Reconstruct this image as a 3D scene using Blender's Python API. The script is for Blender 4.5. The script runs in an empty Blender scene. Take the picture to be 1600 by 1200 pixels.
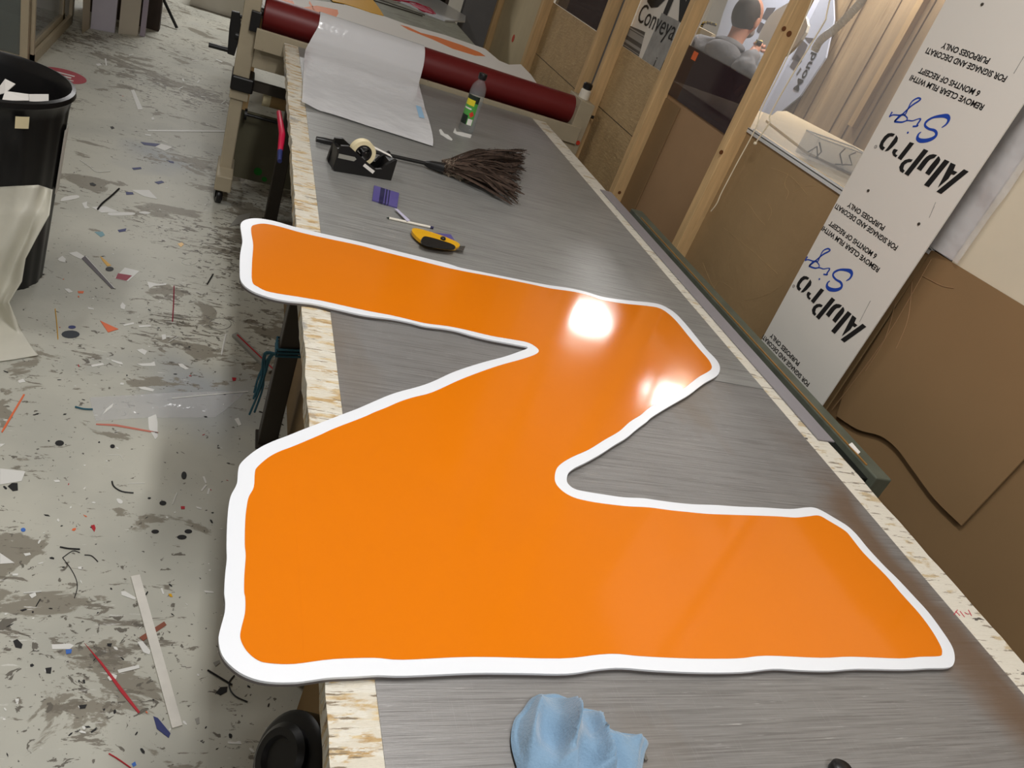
import bpy, math, random
from mathutils import Vector, Matrix, noise
from mathutils.geometry import tessellate_polygon
random.seed(7)
SC = bpy.context.scene
COL = SC.collection

# ---------------------------------------------------------------- camera
CX = Vector((0.91071862, -0.24262908, 0.3342495))      # image right, in the world
CY = Vector((0.142974, -0.57404053, -0.80624805))      # image down
CZ = Vector((0.38749198, 0.78205409, -0.48809975))     # forward
F = 1220.0
CAM = Vector((0, 0, 1.70))
cam_d = bpy.data.cameras.new('camera')
cam_d.sensor_width = 36
cam_d.lens = F / 1600 * 36
cam_d.clip_start = 0.02
cam = bpy.data.objects.new('camera', cam_d)
COL.objects.link(cam)
m = Matrix((CX, -CY, -CZ)).transposed().to_4x4()
m.translation = CAM
cam.matrix_world = m
SC.camera = cam

# ---------------------------------------------------------------- world, light, exposure
SC.view_settings.view_transform = 'Standard'
SC.view_settings.look = 'None'
SC.view_settings.gamma = 1
SC.view_settings.use_curve_mapping = False
SC.view_settings.exposure = -0.38
W = bpy.data.worlds.new('world')
SC.world = W
W.use_nodes = True
W.node_tree.nodes['Background'].inputs[0].default_value = (0.94, 0.97, 1.0, 1)
W.node_tree.nodes['Background'].inputs[1].default_value = 0.22

def area(name, loc, sx, sy, power, col=(1, 0.99, 0.98), rot=(0, 0, 0)):
    l = bpy.data.lights.new(name, 'AREA')
    l.shape = 'RECTANGLE'; l.size = sx; l.size_y = sy; l.energy = power; l.color = col
    o = bpy.data.objects.new(name, l); COL.objects.link(o)
    o.location = loc; o.rotation_euler = rot
    return o
area('tube_light_near', (0.42, -0.95, 3.255), 1.2, 0.16, 58)
area('tube_light_bench', (0.42, 1.15, 3.255), 0.16, 1.2, 52)
area('fill_light_left', (-1.3, 3.0, 3.255), 0.16, 1.2, 24)  # added fill lamp that brightens the partition on the right
area('fill_light_far', (0.0, 8.9, 3.255), 1.2, 0.16, 110)  # added fill lamp that brightens the background behind the press
area('lamp_next_room', (3.10, 5.38, 2.60), 0.34, 0.34, 34, (1, .97, .93))
area('lamp_next_room_side', (3.37, 4.25, 2.60), 0.34, 0.34, 24, (1, .96, .92))

# ---------------------------------------------------------------- picking points on real planes
def ray(px, py):
    return CX * (px - 800) + CY * (py - 600) + CZ * F
def H(px, py, z):
    r = ray(px, py); return CAM + r * ((z - CAM.z) / r.z)
def WX(px, py, x):
    r = ray(px, py); return CAM + r * ((x - CAM.x) / r.x)
def WY(px, py, y):
    r = ray(px, py); return CAM + r * ((y - CAM.y) / r.y)
V = Vector
UP = V((0, 0, 1))

# ---------------------------------------------------------------- materials
def lin(c):
    return tuple(((v / 255) / 12.92 if v / 255 <= 0.04045 else ((v / 255 + 0.055) / 1.055) ** 2.4) for v in c) + (1,)
MATS = {}
def mat(name, col, rough=0.5, metal=0.0, layers=(), bump=0.0, bscale=60, bstretch=(1, 1, 1), alpha=1.0,
        trans=0.0, ior=1.45, var=0.0, vscale=6, vstretch=(1, 1, 1), coat=0.0, emit=None, spec=0.5, bdetail=4, sheen=0.0, space='Object'):
    """layers: (colour, scale, lo, hi, stretch[, detail]) laid over the base where noise passes lo..hi"""
    if name in MATS: return MATS[name]
    mt = bpy.data.materials.new(name); mt.use_nodes = True
    nt = mt.node_tree; N = nt.nodes; L = nt.links
    b = N['Principled BSDF']
    b.inputs['Roughness'].default_value = rough
    b.inputs['Metallic'].default_value = metal
    b.inputs['IOR'].default_value = ior
    b.inputs['Specular IOR Level'].default_value = spec
    b.inputs['Transmission Weight'].default_value = trans
    b.inputs['Alpha'].default_value = alpha
    b.inputs['Coat Weight'].default_value = coat
    b.inputs['Coat Roughness'].default_value = 0.08
    b.inputs['Sheen Weight'].default_value = sheen
    if emit:
        b.inputs['Emission Color'].default_value = emit[0]; b.inputs['Emission Strength'].default_value = emit[1]
    base = lin(col)
    tc = N.new('ShaderNodeTexCoord')
    def nz(scale, stretch, detail=4, seed=0.0, rough_=0.6):
        mp = N.new('ShaderNodeMapping'); mp.inputs['Scale'].default_value = stretch
        mp.inputs['Location'].default_value = (seed, seed * 1.7, seed * .3)
        L.new(tc.outputs[space], mp.inputs[0])
        n = N.new('ShaderNodeTexNoise'); n.inputs['Scale'].default_value = scale
        n.inputs['Detail'].default_value = detail; n.inputs['Roughness'].default_value = rough_
        L.new(mp.outputs[0], n.inputs['Vector'])
        return n
    cur = None
    if var > 0:
        n = nz(vscale, vstretch, 5, 3.1)
        r = N.new('ShaderNodeValToRGB')
        r.color_ramp.elements[0].position = 0.3; r.color_ramp.elements[1].position = 0.7
        r.color_ramp.elements[0].color = tuple(c * (1 - var) for c in base[:3]) + (1,)
        r.color_ramp.elements[1].color = tuple(min(1, c * (1 + var)) for c in base[:3]) + (1,)
        L.new(n.outputs[0], r.inputs[0]); cur = r.outputs[0]
    for i, ly in enumerate(layers):
        c, s, lo, hi, st = ly[:5]; det = ly[5] if len(ly) > 5 else 5
        n = nz(s, st, det, 11.3 * (i + 1))
        mr = N.new('ShaderNodeMapRange'); mr.inputs['From Min'].default_value = lo; mr.inputs['From Max'].default_value = hi
        L.new(n.outputs[0], mr.inputs['Value'])
        mx = N.new('ShaderNodeMix'); mx.data_type = 'RGBA'
        L.new(mr.outputs[0], mx.inputs[0])
        if cur is None: mx.inputs[6].default_value = base
        else: L.new(cur, mx.inputs[6])
        mx.inputs[7].default_value = lin(c)
        cur = mx.outputs[2]
    if cur is None: b.inputs['Base Color'].default_value = base
    else: L.new(cur, b.inputs['Base Color'])
    if bump > 0:
        n = nz(bscale, bstretch, bdetail, 5.5)
        bp = N.new('ShaderNodeBump'); bp.inputs['Strength'].default_value = bump; bp.inputs['Distance'].default_value = 0.01
        L.new(n.outputs[0], bp.inputs['Height']); L.new(bp.outputs[0], b.inputs['Normal'])
    MATS[name] = mt
    return mt

def floor_mat():
    mt = bpy.data.materials.new('painted concrete'); mt.use_nodes = True
    nt = mt.node_tree; N = nt.nodes; L = nt.links; b = N['Principled BSDF']
    tc = N.new('ShaderNodeTexCoord')
    def nz(scale, st=(1, 1, 1), det=5, seed=0.0, rg=.6, dist=0.0):
        mp = N.new('ShaderNodeMapping'); mp.inputs['Scale'].default_value = st; mp.inputs['Location'].default_value = (seed, seed * 1.7, 0)
        L.new(tc.outputs['Object'], mp.inputs[0])
        n = N.new('ShaderNodeTexNoise'); n.inputs['Scale'].default_value = scale; n.inputs['Detail'].default_value = det
        n.inputs['Roughness'].default_value = rg; n.inputs['Distortion'].default_value = dist
        L.new(mp.outputs[0], n.inputs['Vector']); return n.outputs[0]
    def ma(op, a, b_):
        m_ = N.new('ShaderNodeMath'); m_.operation = op
        for k, v in enumerate((a, b_)):
            if isinstance(v, (int, float)): m_.inputs[k].default_value = v
            else: L.new(v, m_.inputs[k])
        return m_.outputs[0]
    def rng(v, lo, hi, top=1.0):
        m_ = N.new('ShaderNodeMapRange'); m_.inputs['From Min'].default_value = lo; m_.inputs['From Max'].default_value = hi; m_.inputs['To Max'].default_value = top
        L.new(v, m_.inputs['Value']); return m_.outputs[0]
    def mix(f, a, c):
        m_ = N.new('ShaderNodeMix'); m_.data_type = 'RGBA'; L.new(f, m_.inputs[0])
        if isinstance(a, tuple): m_.inputs[6].default_value = lin(a)
        else: L.new(a, m_.inputs[6])
        m_.inputs[7].default_value = lin(c); return m_.outputs[2]
    dens = nz(1.1, det=3, seed=2.3)                     # where wear gathers
    cur = mix(rng(nz(1.7, det=4, seed=7), .42, .62), (192, 190, 177), (176, 175, 164))
    cur = mix(rng(nz(.8, det=3, seed=31), .56, .66, .8), cur, (150, 154, 158))
    # broad scraped patches in worn places
    cur = mix(rng(ma('ADD', nz(3.4, (1, 1.5, 1), 8, 13.7, .62, .5), ma('MULTIPLY', dens, .45)), .80, .82, .85), cur, (126, 119, 104))
    # streaky scrapes
    cur = mix(rng(ma('ADD', nz(10, (.8, 2.6, 1), 8, 3.1, .7, .6), ma('MULTIPLY', dens, .55)), .875, .895, .9), cur, (112, 105, 92))
    cur = mix(rng(ma('ADD', nz(30, (1, 1.3, 1), 5, 23.1, .6, .8), ma('MULTIPLY', dens, .5)), .88, .895, .95), cur, (94, 88, 78))
    cur = mix(rng(nz(60, det=3, seed=41), .685, .70, .95), cur, (66, 62, 57))
    # pale rubbed streaks
    cur = mix(rng(ma('ADD', nz(22, (.5, 3, 1), 7, 53, .7), ma('MULTIPLY', dens, .5)), .90, .95, .8), cur, (214, 213, 207))
    # long thin scratches
    cur = mix(rng(nz(7, (.25, 9, 1), 6, 63, .6, .2), .735, .75, .6), cur, (112, 108, 98))
    L.new(cur, b.inputs['Base Color']); b.inputs['Roughness'].default_value = .5
    bp = N.new('ShaderNodeBump'); bp.inputs['Strength'].default_value = .15; bp.inputs['Distance'].default_value = .005
    L.new(nz(30), bp.inputs['Height']); L.new(bp.outputs[0], b.inputs['Normal'])
    return mt
M_floor = floor_mat()
M_steel = mat('scratched steel sheet', (134, 132, 130), 0.40, 0.30, var=0.08, vscale=2.5, layers=[
    ((104, 101, 99), 6, 0.46, 0.74, (1, 45, 1), 9),
    ((156, 154, 152), 8, 0.50, 0.78, (1, 60, 1), 10),
    ((156, 154, 152), 9, 0.60, 0.90, (70, 1.4, 1), 9),
    ((205, 204, 202), 14, 0.66, 0.74, (1, 40, 1), 8),
    ((120, 104, 84), 1.1, 0.60, 0.80, (2.2, .8, 1), 4)], bump=0.12, bscale=12, bstretch=(1, 40, 1))
M_steel2 = mat('scratched steel sheet far', (150, 150, 147), 0.36, 0.30, var=0.08, vscale=2.5, layers=[
    ((112, 110, 107), 6, 0.46, 0.72, (1, 45, 1), 9),
    ((180, 179, 176), 8, 0.52, 0.76, (1, 60, 1), 10),
    ((196, 195, 192), 14, 0.66, 0.76, (50, 1.2, 1), 8)], bump=0.10, bscale=12, bstretch=(1, 40, 1))
def add_rust(mt):
    """brown stain running along the right side of the near sheet"""
    nt = mt.node_tree; N = nt.nodes; L = nt.links; b = N['Principled BSDF']
    old = b.inputs['Base Color'].links[0].from_socket
    tc = N.new('ShaderNodeTexCoord'); sp = N.new('ShaderNodeSeparateXYZ'); L.new(tc.outputs['Object'], sp.inputs[0])
    n = N.new('ShaderNodeTexNoise'); n.inputs['Scale'].default_value = 4; n.inputs['Detail'].default_value = 6; L.new(tc.outputs['Object'], n.inputs['Vector'])
    def mr(v, a, c):
        m_ = N.new('ShaderNodeMapRange'); m_.interpolation_type = 'SMOOTHSTEP'; m_.inputs['From Min'].default_value = a; m_.inputs['From Max'].default_value = c
        L.new(v, m_.inputs['Value']); return m_.outputs[0]
    def ma(op, a, c):
        m_ = N.new('ShaderNodeMath'); m_.operation = op
        L.new(a, m_.inputs[0])
        if isinstance(c, float): m_.inputs[1].default_value = c
        else: L.new(c, m_.inputs[1])
        return m_.outputs[0]
    x = ma('ADD', sp.outputs[0], ma('MULTIPLY', n.outputs[0], .22))
    band = ma('MULTIPLY', mr(x, .54, .66), mr(x, .735, .675))
    band = ma('MULTIPLY', band, mr(sp.outputs[1], -.55, -1.0))
    band = ma('MULTIPLY', band, mr(n.outputs[0], .30, .55))
    mx = N.new('ShaderNodeMix'); mx.data_type = 'RGBA'; L.new(ma('MULTIPLY', band, .8), mx.inputs[0]); L.new(old, mx.inputs[6]); mx.inputs[7].default_value = lin((112, 88, 66))
    L.new(mx.outputs[2], b.inputs['Base Color'])
add_rust(M_steel)
M_rust = mat('rust stain', (118, 96, 70), 0.5, 0.2, var=0.2, vscale=12)
M_board = mat('worn chipboard', (176, 146, 100), 0.8, layers=[
    ((206, 186, 148), 20, 0.42, 0.60, (1, 2, 1), 8),
    ((208, 201, 185), 13, 0.44, 0.50, (.8, 3.2, 1), 10),
    ((214, 209, 196), 40, 0.54, 0.58, (.6, 2, 1), 6),
    ((130, 116, 96), 24, 0.60, 0.64, (.7, 5, 1), 8),
    ((150, 148, 144), 6, 0.60, 0.68, (2, 1, 1), 7)], bump=0.6, bscale=50, bstretch=(.6, 3, 1))
M_board2 = mat('worn white board', (212, 206, 192), 0.75, layers=[
    ((190, 172, 140), 14, 0.58, 0.64, (1, 2.4, 1), 9),
    ((140, 130, 116), 22, 0.60, 0.63, (.7, 5, 1), 9),
    ((90, 84, 78), 16, 0.67, 0.69, (1, 3, 1), 6)], bump=0.4, bscale=40, bstretch=(.6, 3, 1))
M_wood = mat('pine', (204, 170, 122), 0.6, var=0.16, vscale=7, vstretch=(6, 6, .5), layers=[
    ((166, 124, 78), 9, 0.60, 0.78, (5, 5, .35), 6)], bump=0.1, bscale=30, bstretch=(5, 5, .4))
M_knot = mat('knot', (104, 62, 30), 0.6)
M_green = mat('green ink', (60, 110, 70), 0.6)
M_kraft = mat('kraft card', (150, 124, 88), 0.62, var=0.07, vscale=2, bump=0.45, bscale=9, bdetail=8)
M_kraft2 = mat('kraft card smooth', (134, 107, 74), 0.6, var=0.06, vscale=1.5, bump=0.1, bscale=2)
M_kraft3 = mat('kraft card pinkish', (158, 126, 92), 0.6, var=0.06, vscale=3, bump=0.1, bscale=4)
M_osb = mat('textured hardboard', (182, 154, 112), 0.7, var=0.10, vscale=14, layers=[
    ((202, 178, 134), 18, 0.60, 0.70, (1, 1.5, 4), 9)], bump=0.5, bscale=26, bstretch=(1, 1, 3), bdetail=7)
M_plyedge = mat('cream ply', (196, 180, 146), 0.6, var=0.08, vscale=5, vstretch=(1, 1, .3))
M_orange = mat('glossy orange vinyl', (216, 116, 12), 0.10, spec=0.55, bump=0.05, bscale=3.5, bdetail=2, var=0.015)
M_white = mat('gloss white vinyl', (224, 227, 232), 0.28)
M_core = mat('sign panel core', (96, 90, 88), 0.5)
M_beige = mat('beige enamel', (170, 158, 134), 0.5, var=0.06, vscale=8, layers=[((96, 88, 74), 22, 0.68, 0.71, (1, 1, 1), 6)])
M_red = mat('dark red rubber', (106, 26, 26), 0.42, var=0.08, vscale=3)
M_black = mat('black plastic', (22, 21, 21), 0.38)
M_black2 = mat('black bin plastic', (24, 23, 24), 0.33, bump=0.1, bscale=8)
M_dark = mat('dark steel', (62, 56, 48), 0.5, 0.2, var=0.1, vscale=10)
M_white_p = mat('white plastic', (222, 216, 202), 0.45)
M_paper = mat('white paper', (232, 228, 222), 0.7)
M_offwhite = mat('off white bag', (205, 202, 188), 0.36, var=0.04, bump=0.5, bscale=7, bdetail=3)
M_cream = mat('cream tape', (232, 218, 178), 0.5)
M_purple = mat('purple plastic', (86, 78, 138), 0.4)
M_purple2 = mat('dark blue plastic', (36, 34, 72), 0.4)
M_yellow = mat('yellow plastic', (214, 160, 22), 0.35)
M_blade = mat('blade steel', (150, 150, 150), 0.25, 0.9)
M_blue = mat('blue cloth', (118, 147, 172), 0.95, var=0.06, vscale=8, bump=0.3, bscale=220, sheen=0.4)
M_orange_s = mat('orange scrap', (224, 108, 62), 0.5)
M_orange_p = mat('orange print', (240, 130, 60), 0.5)
M_yel_s = mat('yellow sheet', (226, 168, 16), 0.45)
M_redink = mat('red ink', (190, 40, 70), 0.6)
M_redscrap = mat('red scrap', (176, 32, 44), 0.5)
M_maroon = mat('maroon scrap', (150, 44, 66), 0.5)
M_brown_s = mat('brown scrap', (134, 76, 56), 0.6)
M_bluescrap = mat('blue scrap', (58, 108, 190), 0.5)
M_navy = mat('navy scrap', (46, 54, 108), 0.5)
M_teal = mat('teal twine', (44, 92, 108), 0.7)
M_greenspot = mat('green spot', (20, 120, 30), 0.6)
M_scrapw = mat('white scrap', (222, 221, 216), 0.5)
M_scrapg = mat('grey scrap', (150, 148, 140), 0.6)
M_slat = mat('grey wood slat', (218, 214, 205), 0.6, var=0.1, vscale=10, vstretch=(1, 1, 1))
M_alu = mat('alupro film', (212, 208, 200), 0.38)
M_ink = mat('black ink', (16, 15, 16), 0.5)
M_ink_blue = mat('blue ink', (24, 64, 160), 0.45)
M_grey = mat('grey plastic rail', (142, 138, 142), 0.4, var=0.05)
M_railgreen = mat('green grey rail', (86, 90, 78), 0.5, var=0.2, vscale=14)
M_raildark = mat('dark slot', (18, 20, 18), 0.4)
M_greywall = mat('grey post', (118, 118, 120), 0.7, var=0.06)
M_wallwhite = mat('white wall', (206, 200, 188), 0.8, var=0.03)
M_ceiling = mat('ceiling board', (200, 192, 178), 0.8)
M_darkwall = mat('dark shelving', (56, 44, 36), 0.7, var=0.2)
M_plank = mat('wood cladding', (184, 156, 118), 0.5, var=0.3, vscale=2.4, vstretch=(1, 4, .25), layers=[
    ((150, 122, 88), 6, 0.56, 0.72, (1, 8, .5), 6)])
M_plankgap = mat('cladding gap', (92, 66, 40), 0.8)
M_ply = mat('pale plywood', (232, 210, 170), 0.55, var=0.06, vscale=3, vstretch=(1, 5, 1))
M_signlilac = mat('pale lilac sign', (200, 204, 220), 0.5)
M_signgrey = mat('dark grey stripe', (92, 86, 90), 0.5)
M_signboard = mat('printed white sign', (222, 216, 206), 0.4)
M_printgrey = mat('printed grey photo', (150, 148, 144), 0.5, var=0.2, vscale=12)
M_skin = mat('skin', (198, 142, 116), 0.55)
M_hair = mat('short dark hair', (54, 46, 40), 0.7, var=0.15, vscale=60)
M_hood = mat('grey hoodie', (120, 119, 121), 0.9, var=0.22, vscale=9, bump=1.0, bscale=11, bdetail=3)
M_jeans = mat('dark trousers', (44, 42, 50), 0.9)
M_beard = mat('grey beard', (150, 140, 134), 0.9)
M_farbench = mat('weathered grey bench', (142, 142, 128), 0.55, var=0.15, vscale=9, layers=[
    ((100, 98, 84), 6, 0.58, 0.70, (1, 5, 1), 7), ((196, 196, 184), 10, 0.62, 0.7, (1, 6, 1), 7)])
M_tube = mat('cardboard tube', (168, 138, 92), 0.7)
M_under = mat('dim plywood', (132, 108, 74), 0.7, var=0.1)
M_lam = mat('pale lilac board', (182, 176, 186), 0.5, var=0.04)
M_lam2 = mat('cream board edge', (190, 180, 164), 0.5, var=0.04)
M_feather = mat('brown feathers', (74, 58, 48), 0.9, var=0.3, vscale=40)
M_feather2 = mat('grey down', (156, 140, 122), 0.95, var=0.2, vscale=60)
M_label_g = mat('green label', (84, 160, 72), 0.4)
M_label_y = mat('yellow label', (226, 210, 50), 0.4)
M_label_k = mat('dark label', (30, 44, 34), 0.4)
M_label_r = mat('hazard red', (206, 62, 44), 0.4)
M_cord = mat('cream cord', (224, 210, 182), 0.7)
M_oldframe = mat('cream timber frame', (186, 172, 146), 0.5, var=0.06)

def glassy(name, col, alpha, rough=0.1, white=0.0, bump=0.0, bscale=8):
    """clear or hazy sheet: transparent mixed with a glossy/diffuse skin"""
    if name in MATS: return MATS[name]
    mt = bpy.data.materials.new(name); mt.use_nodes = True
    nt = mt.node_tree; N = nt.nodes; L = nt.links
    for n in list(N): N.remove(n)
    out = N.new('ShaderNodeOutputMaterial'); tr = N.new('ShaderNodeBsdfTransparent')
    tr.inputs[0].default_value = lin(col) if alpha < .2 else (1, 1, 1, 1)
    pb = N.new('ShaderNodeBsdfPrincipled'); pb.inputs['Base Color'].default_value = lin(col)
    pb.inputs['Roughness'].default_value = rough
    mx = N.new('ShaderNodeMixShader'); mx.inputs[0].default_value = alpha
    L.new(tr.outputs[0], mx.inputs[1]); L.new(pb.outputs[0], mx.inputs[2]); L.new(mx.outputs[0], out.inputs[0])
    if bump:
        n = N.new('ShaderNodeTexNoise'); n.inputs['Scale'].default_value = bscale; n.inputs['Detail'].default_value = 3
        tc = N.new('ShaderNodeTexCoord'); L.new(tc.outputs['Object'], n.inputs['Vector'])
        bp = N.new('ShaderNodeBump'); bp.inputs['Strength'].default_value = bump; bp.inputs['Distance'].default_value = 0.02
        L.new(n.outputs[0], bp.inputs['Height']); L.new(bp.outputs[0], pb.inputs['Normal'])
    MATS[name] = mt
    return mt
M_film = glassy('hazy backing film', (238, 238, 240), 0.84, 0.14, bump=0.35, bscale=7)
M_clear = glassy('clear acrylic', (246, 247, 248), 0.12, 0.05)
M_bottle = glassy('clear bottle plastic', (240, 243, 244), 0.11, 0.04)
M_tint = glassy('smoked acrylic', (58, 44, 48), 0.80, 0.06)
M_poly = glassy('creased polythene', (222, 220, 218), 0.5, 0.10, bump=1.0, bscale=9)
M_pane = glassy('grey reflecting pane', (120, 126, 122), 0.62, 0.10)  # the glass's grey reflection is put into colour and opacity
M_floorfilm = glassy('thin clear film', (226, 226, 226), 0.28, 0.15, bump=0.4, bscale=12)
M_hose = glassy('clear ribbed hose', (226, 214, 190), 0.75, 0.3)

# ---------------------------------------------------------------- mesh builder
class MB:
    def __init__(s): s.v = []; s.f = []
    def add(s, vs, fs):
        o = len(s.v); s.v += [V(p) for p in vs]; s.f += [tuple(i + o for i in f) for f in fs]; return s
    def box(s, lo, hi, M=None):
        x0, y0, z0 = lo; x1, y1, z1 = hi
        vs = [V(p) for p in ((x0, y0, z0), (x1, y0, z0), (x1, y1, z0), (x0, y1, z0), (x0, y0, z1), (x1, y0, z1), (x1, y1, z1), (x0, y1, z1))]
        if M: vs = [M @ p for p in vs]
        return s.add(vs, [(0, 3, 2, 1), (4, 5, 6, 7), (0, 1, 5, 4), (1, 2, 6, 5), (2, 3, 7, 6), (3, 0, 4, 7)])
    def prism(s, pts, off):
        """planar outline extruded by off (a vector)"""
        pts = [V(p) for p in pts]; off = V(off); n = len(pts)
        tri = tessellate_polygon([pts])
        nr = V((0, 0, 0))
        for i in range(n): nr += pts[i].cross(pts[(i + 1) % n])
        flip = nr.dot(off) > 0
        fs = []
        for t in tri:
            a, b, c = t
            d = (pts[b] - pts[a]).cross(pts[c] - pts[a]).dot(off) > 0
            if d: fs.append((c, b, a)); fs.append((a + n, b + n, c + n))
            else: fs.append((a, b, c)); fs.append((c + n, b + n, a + n))
        for i in range(n):
            j = (i + 1) % n
            fs.append((i, j, j + n, i + n) if flip else (j, i, i + n, j + n))
        return s.add(pts + [p + off for p in pts], fs)
    def cyl(s, a, b, r0, r1=None, n=24, cap=True):
        a, b = V(a), V(b); r1 = r0 if r1 is None else r1
        d = (b - a).normalized(); t = d.orthogonal().normalized(); u = d.cross(t)
        vs = []
        for c, r in ((a, r0), (b, r1)):
            for i in range(n):
                an = 2 * math.pi * i / n; vs.append(c + (t * math.cos(an) + u * math.sin(an)) * r)
        fs = [(i, (i + 1) % n, (i + 1) % n + n, i + n) for i in range(n)]
        if cap: fs += [tuple(range(n - 1, -1, -1)), tuple(range(n, 2 * n))]
        return s.add(vs, fs)
    def tube(s, path, r, n=8, cap=True):
        path = [V(p) for p in path]; k = len(path); rs = r if isinstance(r, (list, tuple)) else [r] * k
        vs = []; up = None
        for i, p in enumerate(path):
            d = (path[min(i + 1, k - 1)] - path[max(i - 1, 0)])
            if d.length < 1e-9: d = V((0, 0, 1))
            d.normalize()
            if up is None: up = d.orthogonal().normalized()
            up = (up - d * up.dot(d))
            up = up.normalized() if up.length > 1e-6 else d.orthogonal().normalized()
            w = d.cross(up)
            for j in range(n):
                an = 2 * math.pi * j / n; vs.append(p + (up * math.cos(an) + w * math.sin(an)) * rs[i])
        fs = [(i * n + j, i * n + (j + 1) % n, (i + 1) * n + (j + 1) % n, (i + 1) * n + j) for i in range(k - 1) for j in range(n)]
        if cap: fs += [tuple(range(n - 1, -1, -1)), tuple(range((k - 1) * n, k * n))]
        return s.add(vs, fs)
    def lathe(s, prof, c, n=32, axis=None):
        """prof: (r, h) list; axis frame defaults to z"""
        c = V(c); A = V(axis).normalized() if axis else UP
        t = A.orthogonal().normalized(); u = A.cross(t)
        vs = []
        for r, h in prof:
            for i in range(n):
                an = 2 * math.pi * i / n; vs.append(c + A * h + (t * math.cos(an) + u * math.sin(an)) * max(r, 1e-5))
        fs = [(i * n + j, i * n + (j + 1) % n, (i + 1) * n + (j + 1) % n, (i + 1) * n + j) for i in range(len(prof) - 1) for j in range(n)]
        return s.add(vs, fs)
    def grid(s, fn, nu, nv):
        vs = [fn(i / nu, j / nv) for j in range(nv + 1) for i in range(nu + 1)]
        fs = [(j * (nu + 1) + i, j * (nu + 1) + i + 1, (j + 1) * (nu + 1) + i + 1, (j + 1) * (nu + 1) + i) for j in range(nv) for i in range(nu)]
        return s.add(vs, fs)
    def build(s, name, m, parent=None, smooth=None, bevel=0, solid=0, sub=0):
        me = bpy.data.meshes.new(name)
        if parent is not None: o0 = WL[parent.name]
        else:
            xs = [p.x for p in s.v]; ys = [p.y for p in s.v]; zs = [p.z for p in s.v]
            o0 = V(((min(xs) + max(xs)) / 2, (min(ys) + max(ys)) / 2, min(zs)))
        me.from_pydata([p - o0 for p in s.v], [], s.f)
        me.materials.append(m)
        if smooth is not None:
            me.shade_smooth()
            if smooth: me.set_sharp_from_angle(angle=math.radians(smooth))
        me.update()
        o = bpy.data.objects.new(name, me); COL.objects.link(o)
        if parent is not None: o.parent = parent
        else: o.location = o0
        WL[o.name] = o0.copy()
        if bevel:
            b = o.modifiers.new('bevel', 'BEVEL'); b.width = bevel; b.segments = 2; b.limit_method = 'ANGLE'
        if solid:
            b = o.modifiers.new('solid', 'SOLIDIFY'); b.thickness = solid; b.offset = 0
        if sub:
            b = o.modifiers.new('sub', 'SUBSURF'); b.levels = sub; b.render_levels = sub
        return o
WL = {}
def tag(o, label=None, cat=None, group=None, kind=None):
    if label: o['label'] = label
    if cat: o['category'] = cat
    if group: o['group'] = group
    if kind: o['kind'] = kind
    return o
def thing(name, loc, label, cat, group=None):
    o = bpy.data.objects.new(name, None); COL.objects.link(o); o.location = loc
    o.empty_display_size = 0.05
    WL[o.name] = V(loc)
    return tag(o, label, cat, group)
def struct(o): o['kind'] = 'structure'; return o
def catmull(pts, k=4, closed=True):
    n = len(pts); out = []
    rng = n if closed else n - 1
    for i in range(rng):
        if closed: p = [pts[(i + j - 1) % n] for j in range(4)]
        else: p = [pts[max(0, min(n - 1, i + j - 1))] for j in range(4)]
        for q in range(k):
            t = q / k
            out.append(0.5 * ((2 * p[1]) + (p[2] - p[0]) * t + (2 * p[0] - 5 * p[1] + 4 * p[2] - p[3]) * t * t + (3 * p[1] - p[0] - 3 * p[2] + p[3]) * t ** 3))
    if not closed: out.append(pts[-1].copy())
    return out

_fc = {}
def font_mesh(sx, bold=0.0, shear=0.0):
    k = (sx, bold, shear)
    if k in _fc: return _fc[k]
    cu = bpy.data.curves.new('lettering', 'FONT'); cu.body = sx; cu.offset = bold; cu.shear = shear; cu.resolution_u = 3
    o = bpy.data.objects.new('lettering', cu); COL.objects.link(o)
    bpy.context.view_layer.update()
    me = bpy.data.meshes.new_from_object(o.evaluated_get(bpy.context.evaluated_depsgraph_get()))
    vs = [v.co.copy() for v in me.vertices]; fs = [tuple(p.vertices) for p in me.polygons]
    bpy.data.objects.remove(o); bpy.data.curves.remove(cu); bpy.data.meshes.remove(me)
    _fc[k] = (vs, fs); return _fc[k]
CAPH = max(v.y for v in font_mesh('H')[0])
def put_text(mb, sx, o, u, v, width, height, bold=0.0, shear=0.0):
    vs, fs = font_mesh(sx, bold, shear)
    x0 = min(p.x for p in vs); x1 = max(p.x for p in vs); sc = width / (x1 - x0); sy = height / CAPH
    o, u, v = V(o), V(u).normalized(), V(v).normalized()
    mb.add([o + u * ((p.x - x0) * sc) + v * (p.y * sy) for p in vs], fs)

# ================================================================ setting
TZ = 0.85                       # top of the steel sheet on the bench
struct(MB().box((-4, -3, -0.1), (6.5, 12, 0)).build('floor', M_floor))
struct(MB().box((-4, -3, 3.5), (6.5, 12, 3.6)).build('ceiling', M_ceiling))
struct(MB().box((-4.1, -3, 0), (-4, 12, 3.5)).build('wall_left', M_wallwhite))
struct(MB().box((-4.1, 11.6, 0), (6.5, 11.7, 3.5)).build('wall_far', M_wallwhite))

XP = 1.90                       # panel plane of the timber partition
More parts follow.
